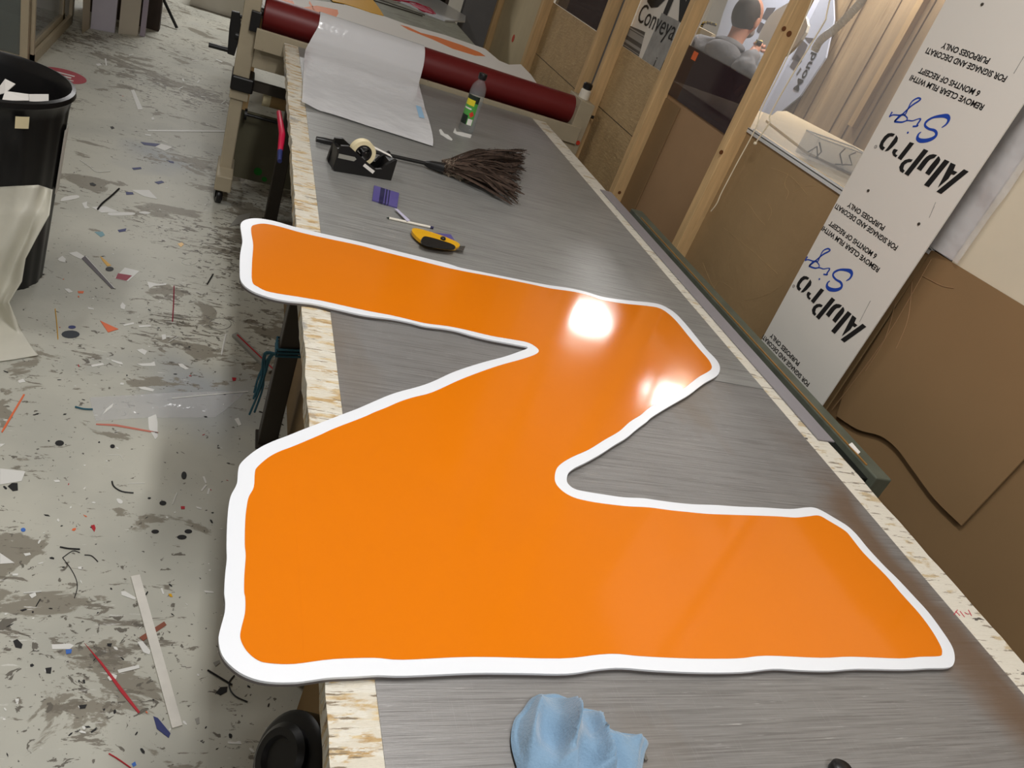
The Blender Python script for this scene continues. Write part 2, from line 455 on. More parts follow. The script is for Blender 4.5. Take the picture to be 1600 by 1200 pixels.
# lower sheeting behind everything: a continuous low board skin that closes the partition
def ypx(px, py, x=XP): return WX(px, py, x).y
def panel_x(pts, x, th=0.006):
    return MB().prism([V((x, p[0], p[1])) for p in pts], (th, 0, 0))
stud_defs = []
def stud(n, y0, d=0.045, x0=1.84, x1=1.905, ztop=3.5, m_=None, knots=()):
    o = MB().box((x0, y0, 0), (x1, y0 + d, ztop)).build('trim_%d' % n, m_ or M_wood, bevel=0.003)
    struct(o)
    for (px, py, r) in knots:
        q = WY(px, py, y0 - 0.0006)
        MB().cyl((q.x, y0 + 0.001, q.z), (q.x, y0 - 0.0006, q.z), r, n=12).build('knot', M_knot, o)
    return o
Y1 = ypx(1171, 200); Y2 = ypx(1020, 200); Y3 = ypx(1000, 0); Y3a = ypx(973, 0); Y4 = ypx(865, 0); Y5 = ypx(785, 0)
stud(1, Y1, 0.05, knots=[(1225, 45, .009), (1233, 53, .011), (1127, 238, .009)])
stud(2, Y2, 0.05, knots=[(968, 301, .009)])
stud(3, Y3, 0.045)
stud(4, Y3a, 0.05)
stud(5, Y4, 0.06)
struct(MB().box((1.62, Y5, 0), (1.905, Y5 + 0.07, 3.5)).build('trim_6', M_greywall))
stud(7, Y5 - .05, 0.05, x0=1.86)
for n, yy in ((8, 1.35), (9, 0.75), (10, 0.1)):
    stud(n, yy, 0.045, x0=1.93, x1=1.99)
struct(MB().box((1.9055, Y3 + .03, 0), (1.909, Y3a + .02, 3.5)).build('trim_12', M_greywall))  # board added to block the bright stripe between the paired studs
# sheeting pieces
sheet = lambda y0, y1, z0, z1, x, m_, name: MB().box((x, y0, z0), (x + 0.006, y1, z1)).build(name, m_)
# textured hardboard bays (Y2..Y3a, Y4)
zsp = WX(965, 193, XP).z
o = sheet(Y2 + .02, Y3 + .01, 0, zsp - .0006, 1.905, M_osb, 'hardboard_panel'); tag(o, 'lower textured hardboard panel below the printed conveyor sign, under its split line', 'panel')
o = sheet(Y2 + .02, Y3 + .01, zsp, WX(1000, 91, XP).z, 1.905, M_osb, 'hardboard_panel'); tag(o, 'upper textured hardboard panel directly under the printed conveyor sign', 'panel')
MB().box((1.9035, Y2 + .05, zsp - .002), (1.905, Y3, zsp + .001)).build('joint', M_dark, o)
zs4 = WX(895, 25, XP).z
zs5 = WX(875, 118, XP).z
o = sheet(Y3a + .05, Y4 + .02, 0, zs5 - .0006, 1.905, M_osb, 'hardboard_panel'); tag(o, 'textured hardboard panel low behind the far roller end, partly hidden by the machine', 'panel')
o = sheet(Y3a + .05, Y4 + .02, zs5, zs4, 1.905, M_osb, 'hardboard_panel'); tag(o, 'textured hardboard panel under the dark pane, between the fourth and fifth timber studs', 'panel')
MB().box((1.9035, Y3a + .05, zs5 - .002), (1.905, Y4, zs5 + .001)).build('joint', M_dark, o)
o = sheet(Y4 + .05, Y5, 0, 3.5, 1.905, M_plyedge, 'wall_right')
struct(o)
mk = MB(); q = WX(802, 60, 1.9045)
mk.cyl((1.9035, q.y, q.z), (1.9045, q.y, q.z), .028, n=16)
mk.build('paint_mark', mat('red paint spot', (190, 76, 56), .7), o)
# smoked pane between studs 2 and 1, card under it
pt = lambda px, py, x=1.905: (WX(px, py, x).y, WX(px, py, x).z)
zt, zb = WX(1125, 97, XP).z, WX(1088, 178, XP).z
o = MB().box((1.900, Y1 + .03, zb), (1.904, Y2 + .005, zt)).build('smoked_pane', M_tint); tag(o, 'dark smoked acrylic pane between two studs, below the man in the grey hoodie', 'pane')
pr = MB(); q = WX(1086, 86, 1.899); pr.box((1.8985, q.y - .022, q.z - .022), (1.900, q.y + .022, q.z + .014)); pr.build('orange_sticker', M_orange_s, o)
o = MB().box((1.9065, Y1 + .02, 0), (1.911, Y2 + .02, zb + .01)).build('cardboard_sheet', M_kraft3); tag(o, 'pinkish brown cardboard sheet below the smoked acrylic pane', 'cardboard')
o = MB().box((1.898, Y2 - .16, 0), (1.903, Y2 - .002, zb - .02)).build('cardboard_strip', M_kraft2); tag(o, 'narrow darker cardboard strip beside the second stud, under the smoked pane', 'cardboard')
# card right of stud 1
YA = 1.67
o = MB().box((1.9, YA, 0.1), (1.906, Y1 + .01, 1.32)).build('cardboard_sheet', M_kraft); tag(o, 'scuffed brown cardboard sheet between the first stud and the white printed board', 'cardboard')
M_crease = mat('pale card crease', (176, 148, 106), .6)
for pts in (((1180, 222), (1230, 250), (1290, 285)), ((1205, 262), (1235, 275), (1262, 305)), ((1160, 312), (1172, 322), (1184, 340), (1196, 352)), ((1200, 318), (1206, 330), (1200, 345)),
            ((1232, 270), (1226, 288), (1232, 300), (1228, 312)), ((1130, 355), (1175, 392), (1215, 428)), ((1098, 410), (1110, 440), (1118, 452)), ((1112, 455), (1125, 440), (1145, 452)), ((1240, 300), (1262, 290), (1280, 292)), ((1160, 470), (1195, 462), (1222, 446))):
    MB().tube(catmull([WX(a_, b_, 1.8998) for a_, b_ in pts], 4, False), .0007, 4).build('crease', M_crease, o)
ch = MB().box((1.894, YA, 1.308), (1.897, Y1, 1.326)).box((1.918, YA, 1.308), (1.921, Y1, 1.326)).box((1.894, YA, 1.320), (1.921, Y1, 1.323))
struct(ch.build('trim_11', mat('pale grey channel', (196, 196, 194), .35)))
# curling loose card on the right
zK = 1.325
pts = [(YA + .12, zK), (0.2, zK), (0.2, 0), (YA + .12, 0)]
o = MB().box((1.912, -1.2, 0), (1.917, YA + .1, zK)).build('cardboard_sheet', M_kraft2); tag(o, 'large plain brown cardboard sheet at the right edge, behind the curled one', 'cardboard')
low = [(1600, 717), (1502, 821), (1460, 780), (1425, 733), (1400, 700), (1375, 681), (1340, 671), (1307, 650)]
crn = [WX(a, b, 1.900) for a, b in [(1455, 390), (1600, 478), (1700, 545), (1720, 600)]] + [WX(1600, 717, 1.900)] + catmull([WX(a, b, 1.900) for a, b in low[1:]], 4, False) + [WX(a, b, 1.900) for a, b in [(1318, 612), (1400, 480)]]
mb = MB().prism(crn, (0.004, 0, 0))
o = mb.build('cardboard_sheet', M_kraft2); tag(o, 'curled brown cardboard sheet with a pointed lower corner, right of the white printed board', 'cardboard')
tp = MB()
for a, b, w in (((1455, 405), (1300, 640), .0012), ((1425, 440), (1400, 545), .001), ((1400, 470), (1352, 580), .001), ((1440, 430), (1490, 450), .001)):
    tp.tube(catmull([WX(*a, 1.899), WX((a[0] + b[0]) / 2 + 6, (a[1] + b[1]) / 2 + 6, 1.899), WX(*b, 1.899)], 5, False), w, 4)
tp.build('crease', M_kraft3, o)

# pale board and polythene at the upper right
o = MB().box((1.905, -0.8, 1.32), (1.915, WX(1490, 405, 1.905).y, 3.5)).build('cream_board', mat('cream board', (206, 196, 174), .55, var=.03)); tag(o, 'cream board above the cardboard at the right edge', 'board')
y0, y1 = WX(1490, 405, 1.89).y - .02, WX(1455, 385, 1.89).y + .06
mb = MB().grid(lambda u, v: V((1.888 + .006 * noise.noise(V((u * 5, v * 14, 1))) + .006 * math.sin(u * 9 + v * 3), y0 + (y1 - y0) * u, 1.33 + 1.2 * v)), 16, 60)
o = mb.build('polythene_sheet', M_poly, smooth=180); tag(o, 'creased clear polythene strip hanging beside the white printed board', 'plastic sheet')
o = MB().box((1.905, WX(1490, 405, 1.905).y + .004, 1.325), (1.912, YA + .14, 3.5)).build('grey_board', mat('pale grey board', (176, 174, 178), .5)); tag(o, 'pale grey board standing behind the creased polythene strip', 'board')

# clear window panes above the sill
pn = MB().box((1.925, YA + .15, 1.33), (1.929, Y1, 3.5)).build('window_1', M_clear); struct(pn)
pn = MB().box((1.925, Y1 + .05, zt), (1.929, Y2, 3.5)).build('window_2', M_clear); struct(pn)
pn = MB().box((1.925, Y3a + .05, zs4), (1.929, Y4 + .02, 3.5)).build('window_3', M_tint); struct(pn)

# ================================================================ next room
fx = 3.55
wm = MB().box((fx, 3.2, 0), (fx + .05, 5.05, 3.5)).build('wall_next_room', M_plank); struct(wm)
gaps = MB()
yy = 3.25
while yy < 5.03:
    gaps.box((fx - .004, yy, 0), (fx - .001, yy + .008, 3.5)); yy += random.choice([.13, .22, .30, .17])
gaps.build('board_gap', M_plankgap, wm)
lth = MB(); q0 = WX(1425, 30, fx - .03); q1 = WX(1335, 200, fx - .03)
lth.box((fx - .04, q0.y - .02, q1.z), (fx, q0.y + .03, 3.5)); lth.build('timber_batten', M_wood, wm)
struct(MB().box((1.95, 7.2, 0), (6.4, 7.25, 3.5)).build('wall_next_room_far', M_wallwhite))
struct(MB().box((5.2, -3, 0), (5.25, 7.2, 3.5)).build('wall_next_room_side', M_wallwhite))
struct(MB().box((fx, -2.5, 0), (fx + .05, 3.2, 3.5)).build('wall_next_room_near', M_plank))

# bench with plywood in the next room
t = thing('plywood_bench', (2.5, 3.2, 0), 'bench behind the partition topped with pale plywood sheets', 'bench')
MB().box((1.96, 2.2, 1.26), (2.75, 3.62, 1.30)).build('benchtop', M_ply, t, bevel=.003)
for x in (2.0, 2.65):
    for y in (2.25, 3.5):
        MB().box((x, y, 0), (x + .06, y + .06, 1.26)).build('leg', M_wood, t)
o = MB().prism([H(a, b, 1.301) for a, b in ((1196, 190), (1213, 176), (1228, 176), (1348, 238), (1330, 275), (1260, 240))], (0, 0, .009)).build('plywood_sheet', M_ply); tag(o, 'loose pale plywood sheet lying on the bench behind the partition', 'plywood')

# acrylic box with bent wires
bz = 1.311
a_, b_, c_ = H(1235, 234, bz), H(1262, 250, bz), H(1338, 276, bz)
t = thing('acrylic_box', a_, 'clear acrylic box with bent black wires on the plywood, beyond the cardboard', 'box')
d1 = (c_ - b_).normalized(); d1.z = 0; d2 = V((-d1.y, d1.x, 0)); hh = .085
Lb = (c_ - b_).length; Wb = .10
def bx(p, q, r): return b_ + d1 * p + d2 * q + UP * r
th = .004
mb = MB()
Mx = Matrix((d1, d2, UP)).transposed().to_4x4(); Mx.translation = b_
for lo, hi in (((0, 0, 0), (Lb, th, hh)), ((0, Wb - th, 0), (Lb, Wb, hh)), ((0, th, 0), (th, Wb - th, hh)), ((Lb - th, th, 0), (Lb, Wb - th, hh)), ((th, th, 0), (Lb - th, Wb - th, th))):
    mb.box(lo, hi, Mx)
mb.build('box_wall', M_clear, t)
rm = MB()
for lo, hi in (((0, -.001, hh), (Lb, .006, hh + .004)), ((0, Wb - .006, hh), (Lb, Wb + .001, hh + .004)), ((0, 0, hh), (.006, Wb, hh + .004)), ((Lb - .006, 0, hh), (Lb, Wb, hh + .004))):
    rm.box(lo, hi, Mx)
rm.build('rim', M_paper, t)
for pts in (((.03, .03, .07), (.06, .03, .04), (.05, .03, .012)), ((.02, .05, .02), (.045, .05, .05), (.075, .05, .01)),
            ((Lb - .03, .04, .078), (Lb - .05, .04, .06), (Lb - .015, .04, .03), (Lb - .09, .04, .012)), ((Lb - .06, .07, .075), (Lb - .07, .07, .05), (Lb - .03, .07, .012))):
    MB().tube([bx(*p) for p in pts], .0030, 6).build('bent_wire', M_black, t)

# lilac sign with stripes and lettering
sx = 3.50
t = thing('lilac_sign', WX(1250, 150, sx), 'pale lilac sign with dark stripes and sideways black lettering beyond the partition', 'sign')
o2 = MB().prism([WX(a, b, sx) for a, b in ((1300, -60), (1303, 30), (1290, 90), (1250, 150), (1195, 195), (1140, 190), (1100, 120), (1130, 20), (1160, -60))], (.012, 0, 0)).build('sign_panel', M_signlilac, t)
MB().prism([WX(a, b, sx - .002) for a, b in ((1253, 62), (1262, 70), (1250, 98), (1237, 92))], (.0015, 0, 0)).build('stripe', M_signgrey, t)
MB().prism([WX(a, b, sx - .002) for a, b in ((1256, 58), (1273, 60), (1264, 68))], (.0015, 0, 0)).build('stripe', M_signgrey, t)
MB().prism([WX(a, b, sx - .002) for a, b in ((1245, 84), (1253, 95), (1241, 110), (1234, 104))], (.0015, 0, 0)).build('stripe', M_signgrey, t)
MB().prism([WX(a, b, sx - .002) for a, b in ((1198, 12), (1212, 12), (1200, 32), (1190, 28))], (.0015, 0, 0)).build('stripe', M_signgrey, t)
MB().prism([WX(a, b, sx - .002) for a, b in ((1188, 34), (1195, 38), (1186, 52), (1182, 48))], (.0015, 0, 0)).build('stripe', M_signgrey, t)
MB().prism([WX(a, b, sx - .002) for a, b in ((1244, 116), (1251, 105), (1252, 108), (1245, 118))], (.0015, 0, 0)).build('stripe', M_signgrey, t)
tm = MB(); p0 = WX(1247, 143, sx - .003); p1 = WX(1284, 68, sx - .003)
u = (p1 - p0); put_text(tm, 'Mondo', p0, u, V((-1, 0, 0)).cross(u), u.length, .062, .02)
tm.build('lettering', M_ink, t)
# cream rounded panel leaning in front of the man
sx = 3.22
cpts = [WX(a, b, sx) for a, b in ((1240, 5), (1222, 10), (1205, 22), (1192, 42), (1184, 62), (1185, 78), (1210, 90), (1235, 80), (1262, 40))]
o = MB().prism(catmull(cpts, 4), (.02, 0, 0)).build('cream_board', M_wallwhite); tag(o, 'rounded cream panel the man in the hoodie works on', 'panel')
o = MB().box((3.0, WX(1112, 55, 3.0).y, 0), (3.03, WX(1088, 44, 3.0).y, WX(1100, 46, 3.0).z)).build('cream_box', M_plyedge); tag(o, 'cream box standing left of the man in the hoodie', 'box')
mb = MB().tube(catmull([WX(a, b, 2.7) for a, b in ((1096, 42), (1100, 36), (1108, 36), (1118, 39))], 4, False), .009, 8)
o = mb.build('dotted_tube', mat('black with yellow dots', (30, 28, 20), .5, layers=[((220, 196, 90), 60, .58, .6, (1, 1, 1), 1)])); tag(o, 'black and yellow dotted strap left of the man’s shoulder', 'strap')

# ribbed hose and cords
hp = catmull([WX(a, b, 2.3) for a, b in ((1400, -110), (1352, -10), (1332, 18), (1305, 45), (1283, 62), (1272, 80))], 14, False)
rs = [.016 + .0025 * (i % 2) for i in range(len(hp))]
o = MB().tube(hp, rs, 14).build('ribbed_hose', M_hose, smooth=30); tag(o, 'clear ribbed hose curving behind the window above the acrylic box', 'hose')
cp = catmull([WX(a, b, 1.85) for a, b in ((1310, -60), (1292, 20), (1286, 38), (1245, 105), (1205, 176), (1203, 190), (1190, 210), (1180, 224))], 6, False)
mb = MB().tube(cp, .0028, 6); mb.lathe([(0, -.006), (.006, -.004), (.007, 0), (.005, .005), (0, .006)], cp[-1], 10)
o = mb.build('pull_cord', M_cord, smooth=60); tag(o, 'cream cord with a knotted end hanging in front of the window', 'cord')
cp = catmull([WX(a, b, 1.86) for a, b in ((1290, -60), (1262, 18), (1225, 100), (1190, 170), (1181, 200), (1150, 258), (1128, 300), (1120, 318), (1111, 330))], 6, False)
o = MB().tube(cp, .0024, 6).build('pull_cord', M_cord, smooth=60); tag(o, 'longer cream cord trailing down in front of the scuffed cardboard', 'cord')

# printed sign in the bay between studs 3 and 2
xs = 1.915
zb2 = WX(1000, 91, XP).z
t = thing('printed_sign', (xs, (Y2 + Y3) / 2, zb2), 'white printed sign with large black lettering between the second and third studs', 'sign')
MB().box((xs, Y2 + .02, zb2), (xs + .006, Y3 + .01, 2.6)).build('sign_panel', M_signboard, t)
p0, p1 = WX(994, 33, xs - .003), WX(1050, 63, xs - .003)
tm = MB(); put_text(tm, 'Conveya', (xs - .003, p0.y, (p0.z + p1.z) / 2), (0, -1, 0), UP, abs(p0.y - p1.y), .088, .0); tm.build('lettering', M_ink, t)
p0, p1 = WX(1003, 2, xs - .003), WX(1068, 31, xs - .003)
tm = MB(); put_text(tm, 'ON', (xs - .003, p0.y, (p0.z + p1.z) / 2), (0, -1, 0), UP, abs(p0.y - p1.y), .22, .03); tm.build('lettering', M_ink, t)
p0 = WX(1020, 104, xs - .003)
tm = MB(); put_text(tm, 'i', (xs - .003, p0.y, p0.z), (0, -1, 0), UP, .008, .05); tm.build('lettering', M_ink, t)
p0 = WX(1031, 110, xs - .003)
tm = MB(); put_text(tm, 'l', (xs - .003, p0.y, p0.z), (0, -1, 0), UP, .008, .05); tm.build('lettering', M_ink, t)
MB().prism([WX(a, b, xs - .0015) for a, b in ((984, 40), (1008, 50), (998, 88), (973, 72))], (.001, 0, 0)).build('stripe_print', mat('grey slatted print', (84, 80, 76), .5, layers=[((150, 146, 140), 20, .5, .52, (.01, .01, 5), 0)]), t)
MB().prism([WX(a, b, xs - .0014) for a, b in ((1034, 20), (1062, 34), (1032, 110), (1003, 92))], (.001, 0, 0)).build('photo_print', M_printgrey, t)

# ================================================================ the man in the hoodie
base = WX(1110, 95, 2.85); by = base.y
PD = 5.0
def PP(px, py, d=PD): r = ray(px, py); return CAM + r * (d / F)
head = PP(1167, 27); fwd = V((.72, .69, 0)).normalized(); hf = V((.93, .36, 0)).normalized(); hs = V((-hf.y, hf.x, 0)); side = V((-fwd.y, fwd.x, 0))   # side = his left
t = thing('person', (head.x - .03, head.y - .02, 0), 'balding person in a grey hoodie working with their back turned, seen through the partition', 'person')
hx, hy, hz_ = head
def skin_body(name, chains, m_, parent, sub=2, rootidx=0):
    vs = []; es = []; rad = []
    for ch in chains:
        prev = None
        for (p, r) in ch:
            idx = None
            for k, q in enumerate(vs):
                if (q - p).length < 1e-5: idx = k
            if idx is None: vs.append(p.copy()); rad.append(r); idx = len(vs) - 1
            if prev is not None: es.append((prev, idx))
            prev = idx
    me = bpy.data.meshes.new(name); o0 = WL[parent.name]
    me.from_pydata([p - o0 for p in vs], es, [])
    me.materials.append(m_)
    o = bpy.data.objects.new(name, me); COL.objects.link(o); o.parent = parent
    md = o.modifiers.new('skin', 'SKIN'); md.use_smooth_shade = True
    sv = me.skin_vertices[0].data
    for i, r in enumerate(rad): sv[i].radius = r if isinstance(r, tuple) else (r, r)
    sv[rootidx].use_root = True
    s2 = o.modifiers.new('sub', 'SUBSURF'); s2.levels = sub; s2.render_levels = sub
    return o
O = lambda f, s, z: V((hx, hy, 0)) + fwd * f + side * s + UP * z
zh = hz_
pel = O(-.08, 0, zh - .72); ch1 = O(-.10, 0, zh - .50); ch2 = O(-.09, 0, zh - .32); nk = O(-.05, 0, zh - .20)
shl, shr = O(-.08, .20, zh - .28), O(-.08, -.20, zh - .28)
handR = PP(1180, 78, 4.95); elR = PP(1160, 104, 4.85)
handL = O(.30, .10, zh - .32); elL = O(.15, .26, zh - .50)
# continuous body (skin) with hands
ch = [[(pel, (.15, .12)), (ch1, (.16, .12)), (ch2, (.17, .12)), (nk, (.06, .06)), (O(-.02, 0, zh - .12), .058), (O(0, 0, zh - .04), .075), (O(.0, 0, zh + .03), (.085, .088)), (O(-.01, 0, zh + .08), (.07, .07))],
      [(ch2, (.17, .12)), (shl, .06), (elL, .042), (handL, .03)],
      [(ch2, (.17, .12)), (shr, .06), (elR, .042), (handR, .03)],
      [(pel, (.15, .12)), (O(-.06, .10, zh - .85), .095), (O(-.02, .12, .50), .065), (O(-.06, .13, .09), .045), (O(.06, .14, .04), .04)],
      [(pel, (.15, .12)), (O(-.06, -.10, zh - .85), .095), (O(-.02, -.12, .50), .065), (O(-.06, -.13, .09), .045), (O(.06, -.14, .04), .04)]]
for hd, el in ((handR, elR), (handL, elL)):
    d = (hd - el).normalized(); w = d.cross(UP).normalized(); nn = w.cross(d)
    palm = hd + d * .05
    ch.append([(hd, .03), (palm, (.034, .02))])
body = skin_body('body', ch, M_skin, t)
for hd, el in ((handR, elR), (handL, elL)):
    d = (hd - el).normalized(); w = d.cross(UP).normalized(); nn = w.cross(d)
    palm = hd + d * .045
    for k, ln in enumerate((.075, .085, .08, .062)):
        s_ = w * (.030 - .020 * k)
        a = palm + s_ + d * .01; b = a + d * ln * .5 - nn * .008; c = b + d * ln * .3 - nn * .03
        skin_body('finger', [[(a, .010), (b, .009), (c, .008)]], M_skin, t, 1)
    a = hd + w * .03 + d * .015; b = a + w * .03 + d * .03 - nn * .01; c = b + d * .03 - nn * .012
    skin_body('thumb', [[(a, .012), (b, .010), (c, .009)]], M_skin, t, 1)
# hoodie, trousers, hair
hch = [[(O(-.08, 0, zh - .80), (.22, .17)), (ch1, (.235, .17)), (ch2 + UP * .01, (.22, .16)), (nk + UP * -.01, (.10, .09))],
       [(ch2 + UP * .01, (.22, .16)), (shl, .105), (elL, .075), (handL * .85 + elL * .15, .050)],
       [(ch2 + UP * .01, (.22, .16)), (shr, .105), (elR, .078), (handR * .80 + elR * .20, .050)]]
hd_ = skin_body('hoodie', hch, M_hood, t, 3)
tx = bpy.data.textures.new('cloth_folds', 'CLOUDS'); tx.noise_scale = .09; tx.noise_depth = 1
dm_ = hd_.modifiers.new('folds', 'DISPLACE'); dm_.texture = tx; dm_.strength = .05; dm_.mid_level = .5
def ell(c, a, b, h, e1, e2, e3, ua=24, va=14, cut=None):
    mb = MB(); vs = []
    def fn(u, v):
        th_ = u * 2 * math.pi; ph = (v - .5) * math.pi
        return c + e1 * (a * math.cos(ph) * math.cos(th_)) + e2 * (b * math.cos(ph) * math.sin(th_)) + e3 * (h * math.sin(ph))
    mb.grid(fn, ua, va); return mb
ell(O(-.17, 0, zh - .235), .065, .125, .075, fwd, side, UP).build('hood', M_hood, t, smooth=180)
ell(O(-.10, 0, zh - .175), .085, .105, .040, fwd, side, (UP - fwd * .4).normalized()).build('hood_collar', M_hood, t, smooth=180)
OH = lambda f, s_, z: V((hx, hy, 0)) + hf * f + hs * s_ + UP * z
ell(OH(.005, 0, zh + .01), .100, .082, .118, hf, hs, UP).build('head', M_skin, t, smooth=180)
ell(OH(-.016, 0, zh + .012), .098, .0875, .113, (hf + UP * .35).normalized(), hs, (UP - hf * .35).normalized()).build('hair', M_hair, t, smooth=180)
ell(OH(.062, 0, zh - .07), .042, .055, .045, hf, hs, UP).build('beard', M_beard, t, smooth=180)
ell(OH(.115, 0, zh - .012), .022, .014, .026, hf, hs, UP, 12, 8).build('nose', M_skin, t, smooth=180)
for s_ in (-1, 1):
    ell(OH(.005, .088 * s_, zh - .01), .022, .010, .034, hf, hs, UP, 12, 8).build('ear', M_skin, t, smooth=180)
    ell(OH(.094, .033 * s_, zh + .012), .010, .013, .008, hf, hs, UP, 10, 6).build('eye', M_ink, t, smooth=180)
ell(OH(.100, 0, zh - .062), .012, .026, .006, hf, hs, UP, 12, 6).build('mouth', M_redink, t, smooth=180)
o = MB().tube([PP(1181, 65, 4.93), PP(1190, 68, 4.93)], .016, 8).build('dotted_roll', MATS['black with yellow dots']); tag(o, 'small black and yellow dotted roll in the person’s raised hand', 'roll')

# ================================================================ white printed board leaning at the partition
BX = 1.83
t = thing('printed_board', (BX, 1.84, .40), 'tall white aluminium composite board printed upside down in black and blue, screwed to the studs', 'board')
yL0, yR0 = WX(1185, 540, BX), WX(1280, 640, BX); yL1, yR1 = WX(1478, 0, BX), WX(1600, 160, BX)
zc0, zc1 = .40, 2.35
lerp = lambda a, b, z: a.y + (b.y - a.y) * (z - a.z) / (b.z - a.z)
MB().prism([V((BX, lerp(yL0, yL1, zc0), zc0)), V((BX, lerp(yR0, yR1, zc0), zc0)), V((BX, lerp(yR0, yR1, zc1), zc1)), V((BX, lerp(yL0, yL1, zc1), zc1))], (.004, 0, 0)).build('board_face', M_alu, t)
LX = BX - .0006
def zA(x, y): return (1350 + x / 8, 180 + y / 8)
glyphs = [
 [(905,955),(965,985),(1310,705),(1250,675)],
 [(1085,592),(1147,620),(1118,690),(1168,712),(1125,748),(1090,738),(1055,795),(925,905),(935,880)],
 [(750,872),(810,900),(1070,580),(1010,552)],
 [(660,668),(712,697),(800,580),(830,552),(880,535),(915,497),(870,487),(820,495),(780,520),(740,560)],
 [(765,722),(815,752),(935,600),(955,560),(945,525),(930,512),(830,630)],
 [(505,730),(555,760),(805,445),(750,420)],
 [(610,555),(565,545),(510,560),(465,600),(440,650),(450,700),(485,722),(510,695),(490,670),(505,620),(545,590),(590,585)],
 [(420,535),(465,562),(628,352),(575,335)],
 [(385,420),(425,437),(395,470),(395,490),(420,500),(398,527),(365,505),(352,465),(365,430)],
 [(388,235),(345,222),(300,228),(255,265),(210,330),(190,385),(205,425),(235,440),(265,405),(238,385),(245,350),(290,290),(325,265),(365,265)],
 [(405,250),(425,285),(415,330),(350,405),(300,445),(258,452),(300,400),(350,330),(380,290)]]
def ribbon(mb, path, widths, dz, k=5):
    pts = [WX(x, y, LX) for x, y in path]
    # width in photo pixels / 8 on the board (about 1.05 mm a pixel)
    ws = []
    sm = catmull(pts, k, False)
    for i in range(len(sm)):
        tt = i / k; a = int(min(tt, len(widths) - 1)); b = min(a + 1, len(widths) - 1); fr = tt - a
        ws.append((widths[a] * (1 - fr) + widths[b] * fr) * .0020 / 8)
    vs = []
    for i, p in enumerate(sm):
        d = (sm[min(i + 1, len(sm) - 1)] - sm[max(i - 1, 0)]).normalized(); n = d.cross(V((1, 0, 0)))
        vs += [p + n * ws[i] / 2 + UP * dz, p - n * ws[i] / 2 + UP * dz]
    mb.add(vs, [(2 * i, 2 * i + 1, 2 * i + 3, 2 * i + 2) for i in range(len(sm) - 1)])
for dz in (0, -.490):
    mb = MB(); mb2 = MB()
    for g in glyphs:
        mb.prism([WX(*zA(*p), LX) + UP * dz for p in g], (-.0004, 0, 0))
    q = WX(*zA(145, 395), LX); rr = .0048
    ring = [q + UP * dz + V((0, math.cos(a) * rr, math.sin(a) * rr)) for a in [i * math.pi / 10 for i in range(21)]]
    mb.tube(ring, .0005, 4); put_text(mb, 'R', q + UP * (dz + .0022) + V((0, -.0016, 0)), (0, 1, 0), (0, 0, -1), .0032, .0045)
    mb.build('brand_lettering', M_ink, t)
    zz = lambda x, y: (1360 + x / 6.667, 60 + y / 6.667)
    S = [zA(*p) for p in ((970,155),(1030,110),(1060,50),(1035,12),(960,10),(860,30),(780,80),(763,130),(810,170),(880,190),(905,230),(880,275),(800,312),(710,318),(668,290),(680,240),(715,208))]
    ribbon(mb2, S, [10, 25, 40, 50, 36, 25, 32, 28, 25, 30, 34, 40, 46, 50, 40, 25, 10], dz)
    I = [zz(*p) for p in ((440, 917), (492, 912), (487, 898), (522, 845), (500, 838), (440, 858), (385, 855), (330, 872), (262, 868), (250, 862))]
    ribbon(mb2, I, [20, 20, 24, 22, 12, 14, 16, 20, 22, 22], dz)
    G = [zz(*p) for p in ((250, 865), (350, 775), (430, 700), (505, 650), (522, 630), (490, 622), (430, 660), (390, 735), (362, 790), (300, 800), (235, 797), (195, 818))]
    ribbon(mb2, G, [24, 22, 22, 22, 20, 20, 18, 18, 18, 16, 16, 18], dz)
    G = [zz(*p) for p in ((250, 862), (310, 800), (350, 798), (385, 832), (370, 860))]
    ribbon(mb2, G, [20, 18, 16, 16, 14], dz)
    ribbon(mb2, [zz(195, 818), zz(228, 765)], [16, 26], dz)
    q = WX(*zA(548, 218), LX) + UP * dz
    mb2.cyl(q, q + V((-.0004, 0, 0)), .0032, n=14)
    mb2.build('script_lettering', M_ink_blue, t)
def notice(tx, y, z, w):
    mb = MB(); put_text(mb, tx, (LX, y, z), (0, 1, 0), (0, 0, -1), w, .0145, .028); mb.build('notice_lettering', M_ink, t)
for z0 in (0, -.49):
    notice('REMOVE CLEAR FILM WITHI', 1.731, 1.705 + z0, .300)
    notice('6 MONTHS OF RECEIPT', 1.768, 1.731 + z0, .246)
for z0 in (0, -.49, -.98):
    notice('FOR SIGNAGE AND DECORATI', 1.718, 1.784 + z0, .312 if z0 > -.9 else .297)
    notice('PURPOSES ONLY', 1.801, 1.809 + z0, .184)
for a, b in ((1535, 7), (1357, 298), (1436, 350)):
    q = WX(a, b, BX); MB().lathe([(.0, -.003), (.004, -.0025), (.0045, 0)], q, 12, axis=(1, 0, 0)).build('screw', M_dark, t)
for p, q in (((1452, 340), (1460, 322)), ((1455, 333), (1462, 316)), ((1343, 503), (1360, 470)), ((1584, 115), (1600, 88))):
    MB().tube([WX(*p, LX), WX(*q, LX)], .0008, 4).build('scuff', M_printgrey, t)

